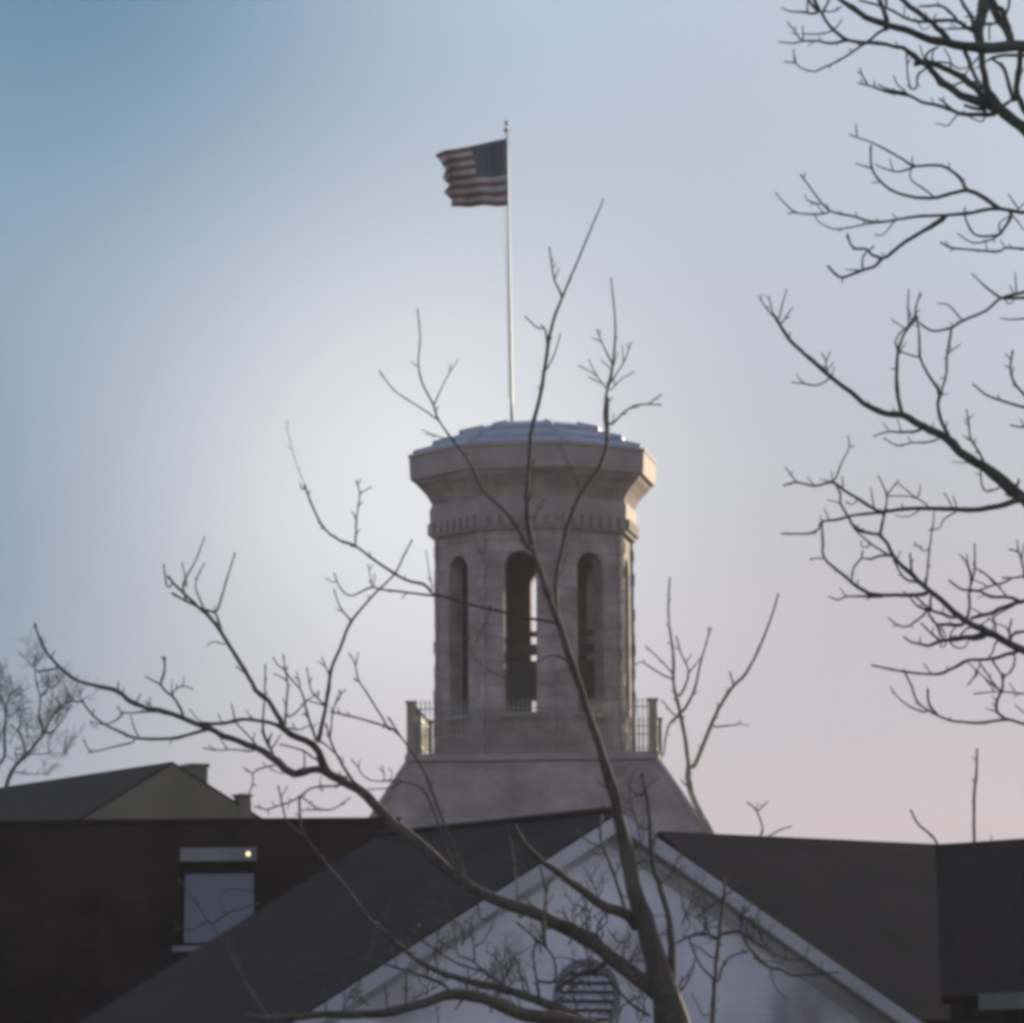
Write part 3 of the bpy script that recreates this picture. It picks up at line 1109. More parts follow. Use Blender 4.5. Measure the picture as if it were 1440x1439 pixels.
t1.many('B', """7 2.6:690,720 640,620 560,520 480,450 420,320 340,215 260,100 238,30
7 6:842,1065 832,1000 828,870 855,740 890,600 950,460 1040,330 1075,200 1075,80 1078,0
5 4:838,1088 780,1072 700,1062 600,1035 480,1010 380,985 260,950 230,940
3 2:880,690 880,760 830,900
2.5 1.6:690,560 720,580 745,530 770,490
2.5 1.6:700,500 710,420 716,300
2.5 1.6:950,470 930,400 880,300 840,230
3 1.8:885,1265 800,1240 620,1340 520,1320 430,1240 410,1150
2.4 1.6:660,850 600,800 610,740
2.4 1.6:520,1000 490,1080 430,1200""")
t1.many('A', """3.6 2:165,1350 150,1290 105,1205 85,1120 92,1000 82,890
2.6 1.6:150,1290 200,1180 250,1100
2 1.4:215,1160 220,1120
2 1.4:85,1130 60,1110
3 2:165,1350 110,1310 0,1240 -40,1200 -78,1145
2.2 1.6:200,1430 140,1410 105,1395
6 2.2:882,1425 870,1330 880,1230 905,1120 915,950 898,760
3 2:880,1222 830,1160 765,1125
2 1.5:860,1200 805,1170
2 1.5:840,1170 805,1100
3 2:903,1115 870,1050 838,975
3 2:890,1200 950,1110 980,1030
2.2 1.5:950,1110 945,1045
2.4 1.6:895,1225 940,1180 990,1150
4 2.2:900,1370 950,1320 1000,1290 1060,1285 1100,1287
2.2 1.6:1060,1280 1105,1245
2.2 1.6:905,1360 908,1330
2.2 1.6:890,1130 858,1100
4 2.4:632,1090 620,970 590,965 540,920
3 2:625,1140 660,1070 682,995
3.6 2.2:690,830 672,790 655,750 638,630
1.8 1.4:605,1230 590,1215
2 1.4:905,1130 925,1070""")
t1.many('F', """4.2 2.4:1370,910 1300,905 1200,892 1100,880 1050,870 960,910 910,870 885,810
5 3.4:1330,895 1300,858 1220,840 1150,800 1060,740 980,680 900,650 830,590 780,490 750,410
1.3 .8:748,400 715,320 680,200 665,110
2.8 1.8:735,420 728,398
3.4 2.2:980,680 985,560 1000,440 985,385
2.4 1.6:1000,440 1050,410
2.4 1.6:885,850 845,830
2.6 1.6:1060,880 1050,820 1038,770
2.2 1.6:1065,870 1070,810
2.4 1.4:1335,880 1320,800 1305,705
7.5 2.4:811,1580 822,1520 845,1420 870,1250 910,1150 960,1030 1060,910 1160,810 1200,730 1240,655
3.4 2.2:960,1025 910,960 885,890
2.6 1.6:860,1275 830,1200""")
t1.many('G', """6 3.4:690,460 620,482 560,494 430,495 360,470 280,430 230,380 212,350
3.4 2.2:410,508 320,530 245,545 218,505
2.4 1.8:255,545 238,550
3.2 1.8:430,490 410,450 400,410
4.4 2.2:545,392 480,390 375,395 350,375
3 2:370,400 330,430 290,440 245,430
5 3.4:605,408 570,340 545,320 515,285 530,235 530,185
3 2:515,285 460,255
3 2:560,315 600,290 635,300
2.2 1.6:600,295 605,260
2.2 1.6:558,320 558,270
3 1.8:420,355 435,325
2.4 1.8:480,385 472,340
3 2:352,312 350,280
4 3:110,222 45,232
3 2:88,182 98,160
4 3:62,148 50,110
3 2:870,545 800,538 730,540 685,532
2 1.6:730,540 705,525
2.6 1.8:700,445 660,420 632,385
2 1.5:250,425 240,440 265,450""")
t1.branch('S', [(880, 920, 15), (850, 850, 14), (815, 760, 13), (780, 710, 12), (720, 675, 11), (660, 650, 11), (600, 620, 10.5), (555, 590, 10), (500, 555, 7), (440, 535, 6.5), (380, 525, 6),
                (240, 505, 6), (185, 515, 6), (100, 535, 5.5), (0, 540, 5.5), (-90, 540, 5.5), (-150, 545, 5)], 0, part='limb')
t1.branch('S', [(560, 600, 10), (530, 540, 9), (480, 450, 8.5), (435, 365, 8), (345, 300, 7.5), (260, 150, 7), (170, 0, 7), (110, -90, 6.6), (60, -170, 6.4), (20, -230, 6), (-50, -310, 5.5), (-110, -360, 5),
                (-180, -430, 4.5), (-300, -540, 4), (-340, -590, 3.5)], 0, part='limb')
t1.many('F', """4.6 3.6:380,1110 345,1010 338,988 280,970 200,932 150,905
4 2.4:342,985 370,900 390,830 425,720
3.2 2:285,970 245,870 260,810 283,765
4 2.2:200,925 190,850 240,760 285,645
3 2:205,860 185,765
3.2 2.4:115,870 100,775
2.4 1.8:380,1132 330,1120 305,1132
3.4 2.4:485,1275 440,1240""")
t1.many('S', """4.4 2.4:470,790 450,740 430,700 390,600 390,450 400,330 405,95
4.4 2.4:565,600 560,500 570,380 580,230 560,130 548,20
2.8 2:580,215 530,180 480,155
2.8 2:555,125 500,80 470,35
5 2.6:810,690 770,580 730,460 700,330 670,260 600,190 560,125
2.6 1.8:680,255 650,150
3 2:590,490 650,450 720,370 810,305
3.4 2.2:885,405 800,330 760,280 730,120
3 2:885,405 730,360
2.6 1.8:900,150 870,90 850,35
3.6 2.6:345,720 260,620 190,550
3 2.2:165,520 160,470 145,405
2.2 1.6:290,490 260,445
3.6 2.4:785,815 700,750 530,705
3 2:710,860 705,760
3.6 2.4:430,705 445,650 450,630
3.4 2.4:470,715 515,640
3.4 2.4:440,740 400,660 380,605
3 2:600,575 660,590 740,560
2.6 1.8:640,580 620,545
2.8 2:690,470 720,480
6.5 3:1180,1080 1100,1000 1020,890 930,720 900,620 880,560
3 2:905,680 920,540 930,440 990,320 1020,285
2.2 1.6:945,400 982,285
3.4 2.4:855,690 900,730 980,800
3.6 2.6:1055,965 1000,950 960,948
4 3:1439,625 1380,575 1270,540 1130,500 930,452
4 2.4:1375,600 1300,470 1200,310 1130,200 1100,70 1060,0
2.4 1.8:1110,75 1125,0
2.2 1.6:1130,205 1105,195
4 2.2:1020,1012 940,1028 830,1030 740,1055 670,1110 600,1150 480,1190 420,1210 330,1190
2.4 1.6:830,1030 835,960
2.2 1.6:850,1070 820,1035
3.2 2.2:690,1110 780,1180 850,1212 920,1210 980,1180 1060,1120
2.6 2:900,1212 690,1215
3.2 2.2:475,865 400,880 310,920 310,1000 270,1100
2.2 1.6:310,920 260,910
2.2 1.6:450,900 530,930
2 1.5:420,880 390,850
2 1.5:420,1210 430,1240
2 1.5:480,1190 460,1150""")
t1.many('X', """4.5 3:590,1300 545,1318 482,1242 430,1180 404,1155 397,1130 392,1108
4.5 4:443,1196 424,1165 421,1120
4 2.2:640,1222 600,1118 570,1100 553,1098 524,1098 510,1090 502,1077 496,1070
3 2:566,1099 550,1108 520,1110
2.2 1.6:504,1080 506,1070
2.2 1.6:541,1098 538,1078
2.2 1.6:548,1099 552,1088 548,1082""")

# lower crown, across the white gable
t1.branch('J', [(990, 420, 22), (960, 375, 19), (860, 335, 16), (780, 280, 14), (700, 220, 12), (600, 145, 10), (530, 80, 8), (490, 0, 6)], 0, part='limb')
t1.branch('L', [(1370, 880, 30), (1300, 865, 26), (1180, 850, 25), (1000, 812, 24), (850, 785, 22), (750, 738, 20), (600, 715, 18), (500, 750, 16), (400, 775, 15), (280, 790, 14),
                (150, 785, 12), (0, 800, 11), (-70, 802, 9), (-140, 790, 7)], 0, part='limb')
t1.branch('L', [(1180, 850, 20), (1100, 825, 19), (960, 755, 16), (880, 722, 14), (780, 695, 13), (660, 668, 11), (570, 640, 9.5), (480, 590, 8), (420, 540, 7), (380, 510, 6), (330, 455, 5)], 0, part='limb')
t1.many('L', """6 3:590,690 500,650 340,600 270,590
3.4 2.2:850,440 842,350 825,200 805,110
5 3:945,480 945,350 925,260 905,205
3 2:270,680 285,630 310,570 320,530
2.6 1.8:440,735 440,640
2.6 1.8:370,770 362,690
2.4 1.6:150,750 140,690 160,660""")
t1.many('U', """5.5 2.6:1060,790 960,720 880,670 760,560 690,520 620,500 600,330 580,250
4.4 2.6:840,640 720,605 620,570 440,460 300,360 240,310
3.4 2.2:765,540 760,430 740,330 740,225
3.2 2:765,425 850,370 920,220
2.4 1.8:450,590 430,480
2.6 1.8:710,690 710,600
3 2:185,890 185,680 240,520 205,400
2.4 1.8:30,950 10,770
2.4 1.8:460,1074 440,930
3 2:800,20 790,140 850,210 940,150
3.4 2:1010,730 1000,620 930,500 890,480
3 2:1180,810 1140,600 1090,520 1050,455
2.4 1.8:1220,810 1180,620
4 2.4:1310,830 1270,600 1260,460 1330,350
2.4 1.6:110,580 80,500 60,440
2.4 1.6:590,450 480,390
2.2 1.6:860,470 880,400""")
t1.many('V', """5 3.2:110,860 60,500 90,390 0,290 -60,240
5 3.4:240,720 232,530 130,400 90,380
6 3:155,420 152,300 150,180 165,0 190,-120
4 2.4:520,400 510,200 480,100 430,80
4 2.4:560,400 600,300 680,230 680,150
2.8 2:625,400 640,270 590,190
3 2:690,510 780,430 850,320
2.6 1.8:785,400 690,290
3 2:830,600 820,440 880,330
3.2 2:380,290 330,160 250,130
9 6:600,620 470,650 350,720 250,800
4 2.4:260,740 340,670 380,640
2.4 1.8:1040,545 930,550 840,550
2.2 1.6:1190,160 1030,170
3.6 2.2:1300,810 1400,640 1420,540
2.6 1.8:520,600 380,530 250,520
6 3.4:1040,1010 870,900 700,700 640,640
4 2.6:760,1100 800,950 900,880 960,850
3 2:700,1090 720,950 690,850
2.4 1.8:640,1000 560,960 520,1060
3 2:1010,640 930,690 860,690
2.6 1.8:860,440 870,330 860,270
3 2:500,390 540,260 530,130
2.6 1.8:400,780 330,820 300,900
2.6 1.8:960,1060 930,980 940,900
2.4 1.6:1130,330 1180,290""")
t1.many('T', """7 3.4:830,1470 750,1260 680,1040 610,870 575,740 590,600
3.4 2.2:565,830 480,790 400,715
3 2.2:840,860 890,800 920,730 900,690
2.6 1.8:620,880 560,900 500,860
2.6 1.8:690,1060 730,980
3.2 2.2:1000,980 960,880 1000,760
3 2:860,440 900,420 960,350 1030,300
2.8 2:740,420 650,400 560,330
2.6 1.8:770,560 680,560 600,520""")
t1.many('W', """6.5 2.8:400,600 320,560 250,560 160,590 60,640
6.5 2.8:400,620 440,565 520,548 600,540 720,620 850,700 980,770 1050,780 1150,770 1190,650
6 2.8:630,580 700,700 830,830 950,860 1050,910 1200,905 1420,885
2.6 1.8:860,870 900,1000 980,1100
4.4 3:430,950 450,850 530,750 650,712
4.4 3:370,930 280,840 210,700 180,610
3 2:360,760 280,690 190,640
2.6 1.8:720,590 720,480 770,350
2.4 1.8:990,760 980,680
3.4 2.2:90,990 150,920 220,800
2.4 1.8:290,1250 250,1160 200,1080
2.4 1.8:440,500 340,510 260,560
2.2 1.6:720,770 820,790 960,800
2.2 1.6:130,560 180,480 130,320 60,0
2.2 1.6:1290,900 1290,800""")
t1.many('X', """5 2.2:374,1428 338,1370 306,1312 286,1286 270,1262 252,1238
3 2:298,1300 320,1284 340,1278 362,1271
2.6 1.8:292,1294 275,1306 249,1307
2.6 1.8:318,1286 310,1262 322,1250 358,1255
2.4 1.6:338,1370 330,1340 318,1320""")
rt_ = random.Random(11)
for (x, y) in ((600, 1400), (640, 1420), (690, 1425), (560, 1330), (800, 1330), (840, 1375), (870, 1420), (650, 1330), (770, 1420), (960, 1300), (1060, 1320), (990, 1310), (720, 1385),
               (850, 1270), (900, 1180), (760, 1340), (905, 1430), (810, 1425), (580, 1405), (700, 1400), (745, 1395), (850, 1335), (880, 1360), (815, 1310), (655, 1405), (910, 1300),
                (880, 1230), (925, 1250), (1015, 1330), (1040, 1310), (1090, 1345), (980, 1290), (740, 1425), (520, 1415), (480, 1425), (610, 1345), (640, 1300)):
    t1.fine(x, y, rt_.uniform(-2.6, -.6), rt_.uniform(32, 72), 2.8, 2)
t1.finish()

# ---- tree at the right edge, its trunk outside the photo
t2 = Tree('bare_tree', 'dark bare tree whose knotty branches reach in from the right edge', 30.0, (1680, 2500), 'bark_dark', 5, spread=.7)
t2.branch('X', [(1690, 2520, 130), (1688, 2200, 105), (1684, 1800, 92), (1676, 1400, 82), (1668, 1000, 70), (1660, 700, 58), (1640, 400, 46), (1610, 150, 34), (1580, -120, 22), (1560, -420, 10)], 0, part='trunk', drift=.4, spurs=0)
t2.branch('D', [(2230, 1980, 34), (1900, 1680, 26), (1700, 1490, 21), (1560, 1370, 18), (1439, 1235, 16.5), (1330, 1140, 15), (1240, 1070, 14), (1130, 1000, 13), (1060, 930, 12), (980, 885, 11.5), (880, 840, 10.5),
                (820, 800, 10), (740, 798, 8.5), (660, 765, 8), (560, 690, 7.2), (460, 610, 6.6), (380, 540, 6), (310, 480, 5.6), (250, 420, 5.4), (205, 350, 5), (185, 320, 4.6)], 0, part='limb')
t2.many('D', """3 1.6:190,325 140,270 98,208
2.8 1.6:195,325 165,280 152,215
2.8 1.6:198,325 215,250 237,175
2.8 1.6:208,350 240,300 265,265
2.6 1.5:460,610 440,575 435,525 418,495
2 1.4:442,578 475,540
2 1.4:436,530 458,488
2 1.4:470,600 478,570
3 1.8:450,625 390,655 320,645 270,640
2 1.4:322,645 292,605
6.5 2.4:822,800 800,700 795,560 805,470 835,390 880,330 895,250 912,195
3 2:805,475 788,440 812,390 860,350 882,310
3 1.8:858,352 852,260 856,175
2 1.4:838,370 770,320
2.6 2:912,515 860,500 805,482
2 1.4:805,500 840,440
2 1.4:882,330 918,340
2 1.4:795,575 770,570
6.5 2.4:1062,920 1020,830 1003,760 1010,690 960,610 915,520 910,440 905,350 890,285
8 3:2180,-60 1750,90 1500,165 1439,185 1320,215 1250,275 1160,315 1110,338 1070,365 980,380 930,355
4 3.2:1072,368 1050,500 1045,600 1020,690
4 2:1320,212 1260,170 1180,95
5.5 4.5:1600,205 1439,212 1330,214
2.4 1.6:1390,200 1370,155
2.2 1.6:1400,190 1395,90
2.6 1.8:1112,310 1060,250 1010,240
2.2 1.6:1340,225 1370,245 1390,220
3.4 2:1600,316 1439,318 1380,322 1330,318
2.2 1.6:1050,498 1115,450
2 1.4:1020,705 1048,700
2 1.4:1005,690 1003,650
6 3:1700,960 1520,790 1439,700 1390,640 1370,570 1380,490
2.4 1.6:1370,568 1345,555
6 2.6:1680,830 1520,785 1439,766 1350,740 1250,705 1190,655
4.6 2.4:1640,880 1500,850 1439,868 1380,858
2.4 1.6:1439,868 1425,830
4.2 2.2:1247,1065 1210,990 1170,925 1160,850 1150,785
2 1.4:1165,930 1135,910
2 1.4:1160,825 1182,805
3.4 2.6:1325,1165 1280,1188 1245,1190 1225,1160 1220,1090
2 1.4:1222,1110 1198,1100
2 1.4:1150,1048 1080,1040
3.2 2:1402,1200 1410,1135
3.2 2:1410,1158 1350,1150
2.2 1.6:1390,1225 1345,1208
4.2 2:905,885 820,892 750,890 685,910
2 1.4:757,886 730,850
2 1.4:817,888 800,830
3.2 2:1000,930 930,945 870,945 800,960 735,925
2 1.4:978,880 978,850
2 1.4:780,798 780,775
9.5 2.6:1440,1220 1400,1240 1300,1265 1180,1285 1080,1280 960,1278 830,1280 740,1293 690,1284 600,1230 520,1180 470,1145 380,1165 290,1145 230,1160
2.4 1.6:292,1146 260,1110 235,1072
3 1.8:482,1135 520,1040 555,970 550,920
2 1.4:556,970 578,962
2 1.4:470,1145 410,1130
2 1.4:470,1140 468,1095
4.6 2.4:745,1296 650,1305 560,1315 500,1335 415,1345 402,1380 350,1405 220,1405
2.2 1.6:415,1345 410,1320
4.4 3:710,1408 600,1390 550,1320 510,1250 510,1200 475,1145
2 1.4:510,1250 450,1235
4 2:712,1408 735,1290 745,1210 705,1120
2.6 1.6:745,1210 800,1140
2.4 1.6:960,1270 880,1220 745,1215
2.4 1.5:905,1222 915,1165
2.2 1.5:880,1215 805,1150
2.4 1.6:682,1282 665,1180
2.2 1.4:1072,1262 1040,1205
2.2 1.4:1097,1262 1080,1220
2.4 1.6:592,1240 570,1260 545,1245
2.2 1.5:900,1295 850,1320 795,1315
2.4 1.6:525,1180 520,1120""")
t2.many('E', """18 5:1900,1130 1650,1080 1400,1005 1233,945 1190,922 1130,888 1060,855 990,820 940,790 870,735 800,670 740,620 690,570 640,530 600,480 570,420 540,385
4 2.4:540,385 480,372 440,358 400,325
4 3:540,385 552,320 568,270
4.4 2.6:600,485 540,485 500,500 450,495 455,472
3 2.4:450,497 410,550 402,610
6.5 3:775,668 700,675 600,675 500,670 440,640 400,610 340,560 270,495 265,430 260,330
2.4 1.6:270,497 208,500
5 2:560,680 450,681 370,682 345,700 300,685
2 1.4:375,680 350,645
4.4 3:735,615 660,595 610,515
4 2.4:692,565 685,480
3.4 2:595,490 500,430 450,390 415,355
2.2 1.6:490,440 450,442 450,420
3.2 2.4:765,600 772,510 785,400 790,365
3 2:905,275 845,310 830,350 785,362
2.4 1.8:795,350 800,280
2.4 1.6:780,440 755,465 710,425
5 4:760,650 760,590""")
t2.many('R', """5.6 3:730,790 620,745 510,712 490,640 500,560
4.4 2:500,712 420,690 340,650 300,590 230,525
3.4 2.4:500,695 450,670 380,600 330,560
3.4 2:440,740 340,820 230,880 100,820 75,790
5.4 3:790,865 690,852 560,850 510,800 475,735
2.4 1.6:690,850 690,820
5 3:560,850 580,900 600,970 640,1010
3 2:600,870 640,960
9 2.6:1010,970 930,980 800,992 680,1010 600,1015 540,1042 470,1070 380,1045 310,1035 240,990
2.4 1.6:385,1045 390,990
4.4 2.4:590,1012 520,960 410,850
2.6 2:515,960 515,905
3.2 2.2:605,1020 590,1080 640,1070 650,1020
3 2:690,1028 740,1080 830,1090 885,1005
3 2:690,1000 700,930 740,890 760,860
3.2 2.4:780,985 850,900 910,880
2.4 1.8:680,990 740,970
4.4 2.2:870,770 890,650 880,540 905,430 940,290 940,50
4 2.2:900,430 900,350 860,230 800,155
2.4 1.6:870,250 862,150
8.5 5:2400,520 1600,590 1439,620 1360,632 1270,668 1190,692 1110,742 1010,755 900,792
4 2.6:1360,645 1250,700 1140,770 1130,800
5.4 3:1400,620 1290,575 1170,575 1080,565 980,510 820,500 760,470 700,420
6 2.4:2300,200 1560,345 1439,360 1350,380 1240,378
3.4 2.4:1310,385 1230,430 1140,450 1080,470 1000,500 900,518
3.2 2:1150,450 1050,340 950,280 930,240
2.2 1.6:1050,450 940,405
2.6 1.8:1262,560 1170,460
2.6 1.8:1020,750 950,710 895,680
6 4:2400,860 1560,902 1439,930 1370,925 1325,955 1300,1010
4.4 2.2:1298,990 1290,900 1310,810
3 2:1150,950 1150,860 1130,780
2.6 1.8:1290,960 1260,880 1150,840
2.2 1.6:1085,925 1150,850 1080,790
2.2 1.6:1000,855 1090,800 1120,780
6.4 2.6:2200,900 1520,460 1439,300 1410,180 1380,115 1310,95
2.8 1.8:1385,125 1370,10
2.6 1.8:1415,185 1439,50
7.5 3:2300,1040 1500,1105 1340,1135 1240,1162 1120,1200 1000,1207 860,1217 770,1270 680,1310 590,1350 400,1350 200,1325 0,1285 -75,1270
3 2:1145,1040 1130,1120 1080,1190
3.2 2.4:1342,1140 1340,1260 1280,1350 1225,1382
3.4 2.6:1120,1215 1180,1310 1225,1382
3.6 3.4:1225,1380 1225,1440""")
t2.many('E', """6.5 2.6:2000,1420 1400,1330 1233,1295 1150,1275 1030,1290 950,1287 890,1282 840,1265 780,1235 720,1190 690,1110 655,1040
3 1.8:755,1240 680,1210 630,1170 595,1125
4 3:815,1250 775,1200 770,1138
4.4 3.2:1150,1275 1100,1232 1108,1170 1130,1130 1132,1065
3 2.2:1110,1130 1060,1060 1020,1000
2.6 1.8:1108,1130 1040,1070 970,1005
2.6 1.8:1000,1060 965,1105
2.4 1.6:1020,1010 1005,1065
4 2.2:1800,1180 1350,1152 1233,1150 1110,1140 1000,1150
2.4 1.6:1102,1238 1055,1222
2.6 1.8:1300,1290 1233,1240 1195,1208
2.2 1.4:1085,1130 1050,1085""")
t2.branch('Q', [(3150, 2900, 44), (2300, 2250, 32), (1700, 1680, 24), (1560, 1560, 20), (1439, 1440, 17), (1300, 1335, 16), (1180, 1240, 16), (1100, 1130, 14), (1030, 1010, 12), (995, 880, 10), (975, 700, 9.5),
                (960, 560, 11), (925, 400, 15), (930, 250, 14), (980, 110, 17), (1020, -30, 16), (1030, -200, 12)], 0, part='limb')
t2.branch('Q', [(1190, 1245, 13), (1050, 1190, 14), (900, 1140, 14), (780, 1095, 12.5), (650, 1020, 11), (540, 950, 11), (450, 860, 10), (380, 760, 9.5), (270, 680, 10), (170, 605, 8.5), (100, 545, 6.5), (0, 530, 6),
                (-140, 492, 5.6), (-340, 480, 5.4), (-540, 450, 5), (-680, 360, 5), (-760, 280, 4.6), (-840, 140, 4.4), (-900, 50, 4), (-960, -60, 3)], 0, part='limb')
t2.branch('Q', [(2900, 700, 30), (2000, 590, 22), (1560, 550, 18), (1439, 525, 17), (1280, 525, 17), (1100, 530, 17), (900, 528, 15), (700, 503, 13), (500, 475, 12), (330, 430, 11), (200, 360, 10.5), (0, 305, 10),
                (-160, 260, 9.5), (-340, 190, 9), (-490, 90, 8), (-610, 15, 7), (-700, -60, 6)], 0, part='limb')
t2.branch('Q', [(1310, 545, 11), (1285, 400, 13), (1190, 260, 12), (1130, 150, 13), (1080, 60, 12), (1050, -60, 10)], 0, part='limb')
t2.many('PP', """4.4 2:880,452 780,478 690,490 560,462 370,465 320,490 140,475
2.8 1.8:375,462 300,350 225,260
2.8 2:700,362 560,385 400,382
2.2 1.6:400,440 395,390 390,305
2.4 1.6:755,330 825,230
5 2:575,130 500,160 430,140 250,130 165,95
5.4 4:580,130 500,60 440,-20 430,-80
3.2 2:620,130 740,130 820,80
4.4 3:610,120 660,60 690,-30
3.6 3:590,130 560,60 520,-20
3.2 2:450,150 440,30 470,-30
4.4 2:1335,325 1240,370 1150,450 1000,550 850,650 700,730 600,770 560,805 430,790 310,710 290,570
2.4 1.6:310,710 190,695
8.5 6.5:1350,340 1325,200 1270,60 1230,-60
4 3.4:1330,90 1325,-40
4.4 2.2:1439,1060 1300,1020 1160,970 1030,940
3 1.8:1125,955 1070,870 1035,780
2.2 1.6:1190,970 1195,920""")
t2.many('Q', """6.4 3:890,360 800,315 680,238 500,230 350,245 180,232 60,180 0,140 -180,65 -390,10
9 7:600,480 500,350 420,270 330,200 200,110 80,10 30,-40
5 3:690,225 600,130 540,80 460,60 400,70 290,70
4 2:820,322 650,325 500,330
2.4 1.6:420,215 450,160
2.4 1.6:250,260 310,340 370,300
6.4 5:880,310 830,160 760,60 720,-30
3.4 2.4:890,190 800,190
8 6:1300,430 1240,250 1200,120 1130,80 1100,0
4.4 4:1240,140 1270,60 1275,-30
4.4 3.6:990,272 1100,268 1180,255
3 2.4:1050,280 1050,430
8 5:760,560 820,690 870,820 930,930 980,1010
3.4 2:940,630 860,720 780,830 740,845
10 7.5:1060,1150 950,1070 860,960 760,875 640,820 520,755 430,720 330,700 200,725
3.4 2.2:420,700 600,710 700,770 800,760 900,680
2.8 1.8:620,712 600,640 550,560
2.8 1.8:612,712 610,780 540,795
3.4 2.4:640,965 760,920 900,920
4.2 3:330,650 370,580 450,540
2.6 2:400,660 420,580
2.4 1.8:330,700 270,520
3.8 2.6:370,740 310,790 235,855 240,970 190,1012 150,960 125,760 120,620
5.4 4:1180,1205 1270,1150 1310,1115
11 8:1760,1600 1560,1370 1439,1230 1380,1110 1362,1000 1372,850 1390,700 1400,560
7.4 4:1330,1150 1270,950 1220,780 1150,710 1060,650
2.6 1.8:1200,770 1200,725
6 4.4:1560,615 1330,622 1200,622 1080,650
2.4 1.8:1390,850 1439,780
7.5 3:1130,1285 950,1290 820,1290 700,1272 600,1230 450,1180 320,1160 200,1100 130,1070 50,1062 -60,1035 -200,1000
4 2.4:140,1050 20,1030 -100,1000 -180,960
2.6 1.8:100,1012 20,960 -20,870
5.4 2.4:620,1235 540,1150 500,1120
2.6 1.6:690,1290 630,1360 580,1420 510,1400 460,1390
2.6 1.8:820,1310 900,1350 970,1370 1000,1320
6.4 4:1010,1240 880,1220 760,1185
3 2:1080,650 1000,700 910,760
3.4 2.4:1010,690 1080,660
6 4:960,920 900,920 870,990
5 3.4:1020,1120 930,1000 880,950""")
t2.many('C', """9 2.2:2100,1060 1500,1080 1295,1076 1150,1055 1010,1080 880,1090 760,1095 660,1110 540,1125 430,1095 320,1070 270,1025 210,945 170,890
3.2 1.8:312,1075 240,1085 140,1075 85,1030 42,980
2 1.4:142,1075 105,1080
2.4 1.6:272,1035 200,1015 190,990
3 1.8:640,1117 520,1130 350,1160 260,1125 235,1085
2.4 1.6:640,1120 580,1190 545,1185
2 1.4:660,1110 630,1085
7 3.4:900,1098 820,1150 700,1220 600,1300 562,1312 550,1345 470,1370 370,1405 310,1355
2.4 1.8:375,1405 375,1425
4.4 3:565,1302 525,1290 500,1260 430,1255 405,1195
3.2 2:480,1367 480,1300 530,1250
2.2 1.6:480,1367 400,1365
6.6 3:1160,1052 1080,992 1010,965 920,980 860,1000 750,1000 640,970 570,920 525,850 520,750
2.8 1.8:525,852 450,830
2 1.4:567,920 530,925
3 2:840,995 780,950 720,905 725,850
5.4 2.2:1005,965 970,900 880,840 740,840 690,810 600,760 520,720 420,685
2.2 1.6:450,693 445,635
3.2 1.8:742,845 660,870 580,850 550,835
2.4 1.8:728,832 730,800
4.6 2.6:1232,1095 1190,1160 1160,1190 1050,1190 1000,1110 995,1060
3 2:1162,1190 1140,1210 1040,1230 965,1185
2.6 1.8:1175,1180 1170,1130 1220,1095
5.6 2.6:2000,1280 1400,1265 1295,1260 1200,1255 1160,1275 1050,1265 930,1255 880,1230
2.8 1.8:1270,1062 1220,990
2.8 1.8:1262,1062 1295,1030
2.2 1.5:1250,1105 1295,1165""")
t2.finish()

# ---- tree between the house and the tower
t3 = Tree('bare_tree', 'slender pale bare tree rising beside the right edge of the tower skirt', 80.0, (1046, 1880), 'bark_pale', 8, spread=.6, solo=True)
t3.branch('X', [(1048, 1890, 15), (1046, 1650, 12), (1042, 1400, 11), (1022, 1230, 10), (1004, 1180, 9.5), (988, 1150, 9), (976, 1125, 8.5), (969, 1100, 8), (969, 1080, 7.5)], 0, part='trunk', drift=.3)
t3.many('I', """7 2.6:355,1050 380,1035 430,920 490,780 560,670 620,610 690,470 740,340 765,255
6.5 2.6:355,1050 340,920 315,790 285,660 285,540 265,380 262,280 268,180
3 2.2:562,665 545,610
2.8 1.8:470,858 540,852 580,850 590,835
4.6 2.4:325,795 380,690 410,560 455,410
3.4 2.2:318,712 355,610 320,520 300,450
2.4 1.8:355,610 410,540
4.2 2.6:318,800 270,840 250,900 240,980
2.4 1.8:285,800 235,740
3.2 1.8:278,637 220,610 140,560 115,570
2.6 1.8:272,602 215,540 160,490
2.4 1.8:345,1130 322,1105
4 2.4:505,1500 560,1420 690,1358 670,1250 630,1210
2.4 1.8:670,1248 715,1205
4 2:650,1410 720,1363 780,1330 820,1318""")
t3.finish()

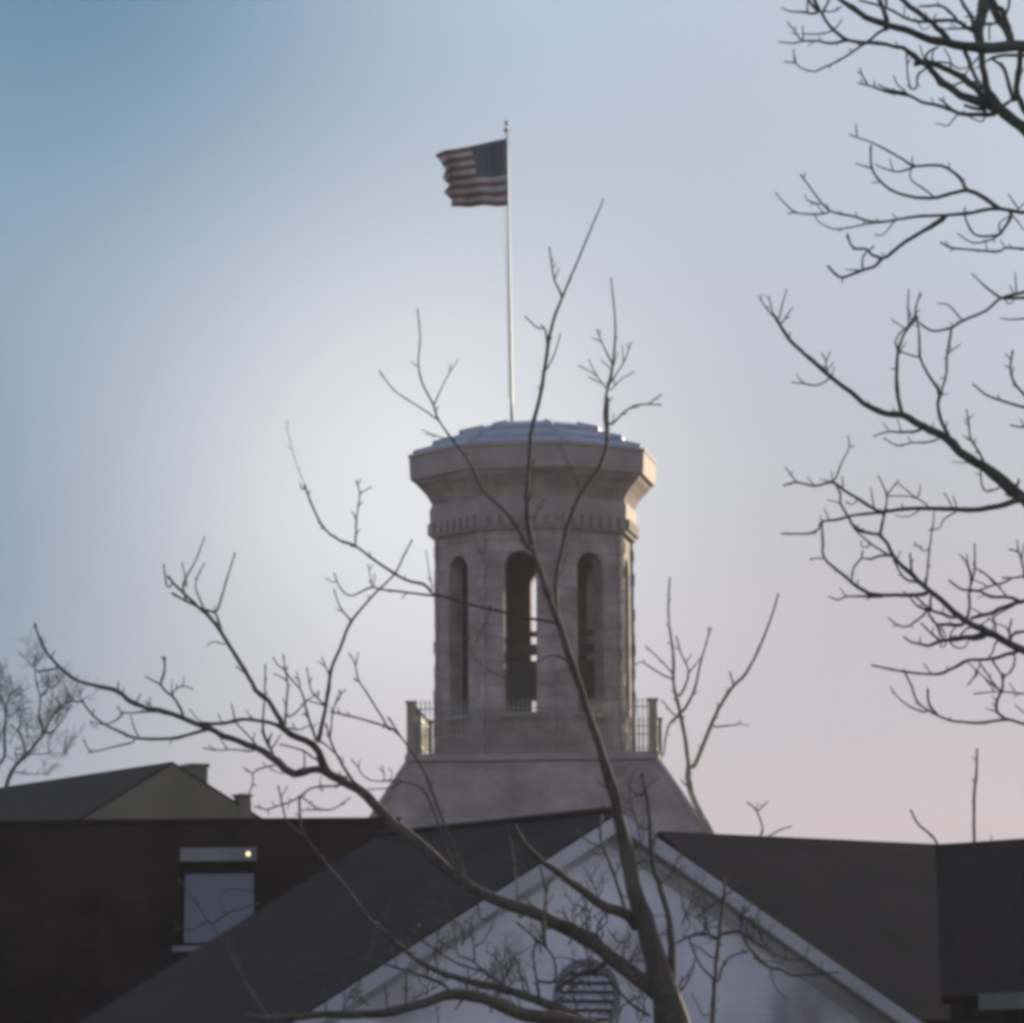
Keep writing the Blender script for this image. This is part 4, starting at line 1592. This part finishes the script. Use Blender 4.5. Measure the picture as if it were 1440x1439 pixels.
# ---- slim saplings behind the right hand roof
t4 = Tree('bare_tree', 'two thin bare shoots sticking up over the dark roof ridge at the right', 72.0, (1372, 1960), 'bark_dark', 9, spread=.5, solo=True)
t4.branch('X', [(1374, 1975, 11), (1373, 1700, 9), (1371, 1400, 7), (1370, 1250, 5.5), (1370, 1187, 4.6), (1370, 1120, 4.2), (1373, 1090, 3.6), (1374, 1056, 3)], 0, part='trunk', drift=.2)
t4.many('X', """6 3:1371,1380 1345,1260 1318,1186 1292,1160 1282,1142
2.2 1.8:1395,1230 1394,1184 1394,1178""")
t4.finish()

# ---- far tree on the left
t5 = Tree('bare_tree', 'distant bare tree with fine twigs at the left edge, beside the grey roof', 130.0, (-30, 1730), 'bark_far', 13, spread=.8)
t5.branch('X', [(-30, 1745, 18), (-28, 1500, 15), (-20, 1300, 12), (-5, 1180, 9), (10, 1102, 6), (22, 1077, 5)], 0, part='trunk', drift=.3, spurs=0)
t5.many('H', """5 2:130,1180 230,1080 340,950 380,900 430,780 510,680 590,640 690,640
4 1.4:350,940 360,860 330,760 340,600 310,500 290,320 290,250
3.4 1.4:390,905 450,890 520,800 600,680
6 2:-110,1290 -20,1180 40,1100 40,950 50,700 90,580 150,530
3 1.6:52,690 10,600 -20,520
3.4 1.6:212,1080 200,980 150,890 90,840
2.4 1.4:150,890 180,800 160,760
2.6 1.2:120,1090 220,1085 400,1080 560,1070
2.2 1.4:145,1160 100,1120 60,1100
2.2 1.2:100,1230 150,1240 270,1250 380,1250
2.4 1.2:505,665 450,580 455,480
2.4 1.2:335,600 400,530 400,450
3 1.4:-40,1150 -60,900 -20,700 0,520 10,330
2.6 1.2:-30,1000 60,800 150,720 240,700""")
r5 = t5.rng
for (x, y, n_) in ((115, 985, 5), (100, 990, 4), (85, 1000, 4), (70, 1020, 4), (55, 970, 4), (50, 940, 5), (57, 1030, 4), (40, 1020, 4), (33, 1040, 5), (20, 1050, 3), (8, 1000, 5), (8, 985, 4), (20, 975, 4), (2, 960, 4),
                   (80, 1010, 4), (65, 1060, 4), (90, 1060, 4), (60, 1090, 3), (75, 965, 3), (66, 960, 3), (25, 1010, 4), (-10, 1040, 4), (48, 925, 3), (30, 1070, 4)):
    for _ in range(n_):
        t5.fine(x + r5.uniform(-6, 6), y + r5.uniform(-6, 6), r5.uniform(-2.7, .2), r5.uniform(14, 32), 1.2, 2)
t5.finish()
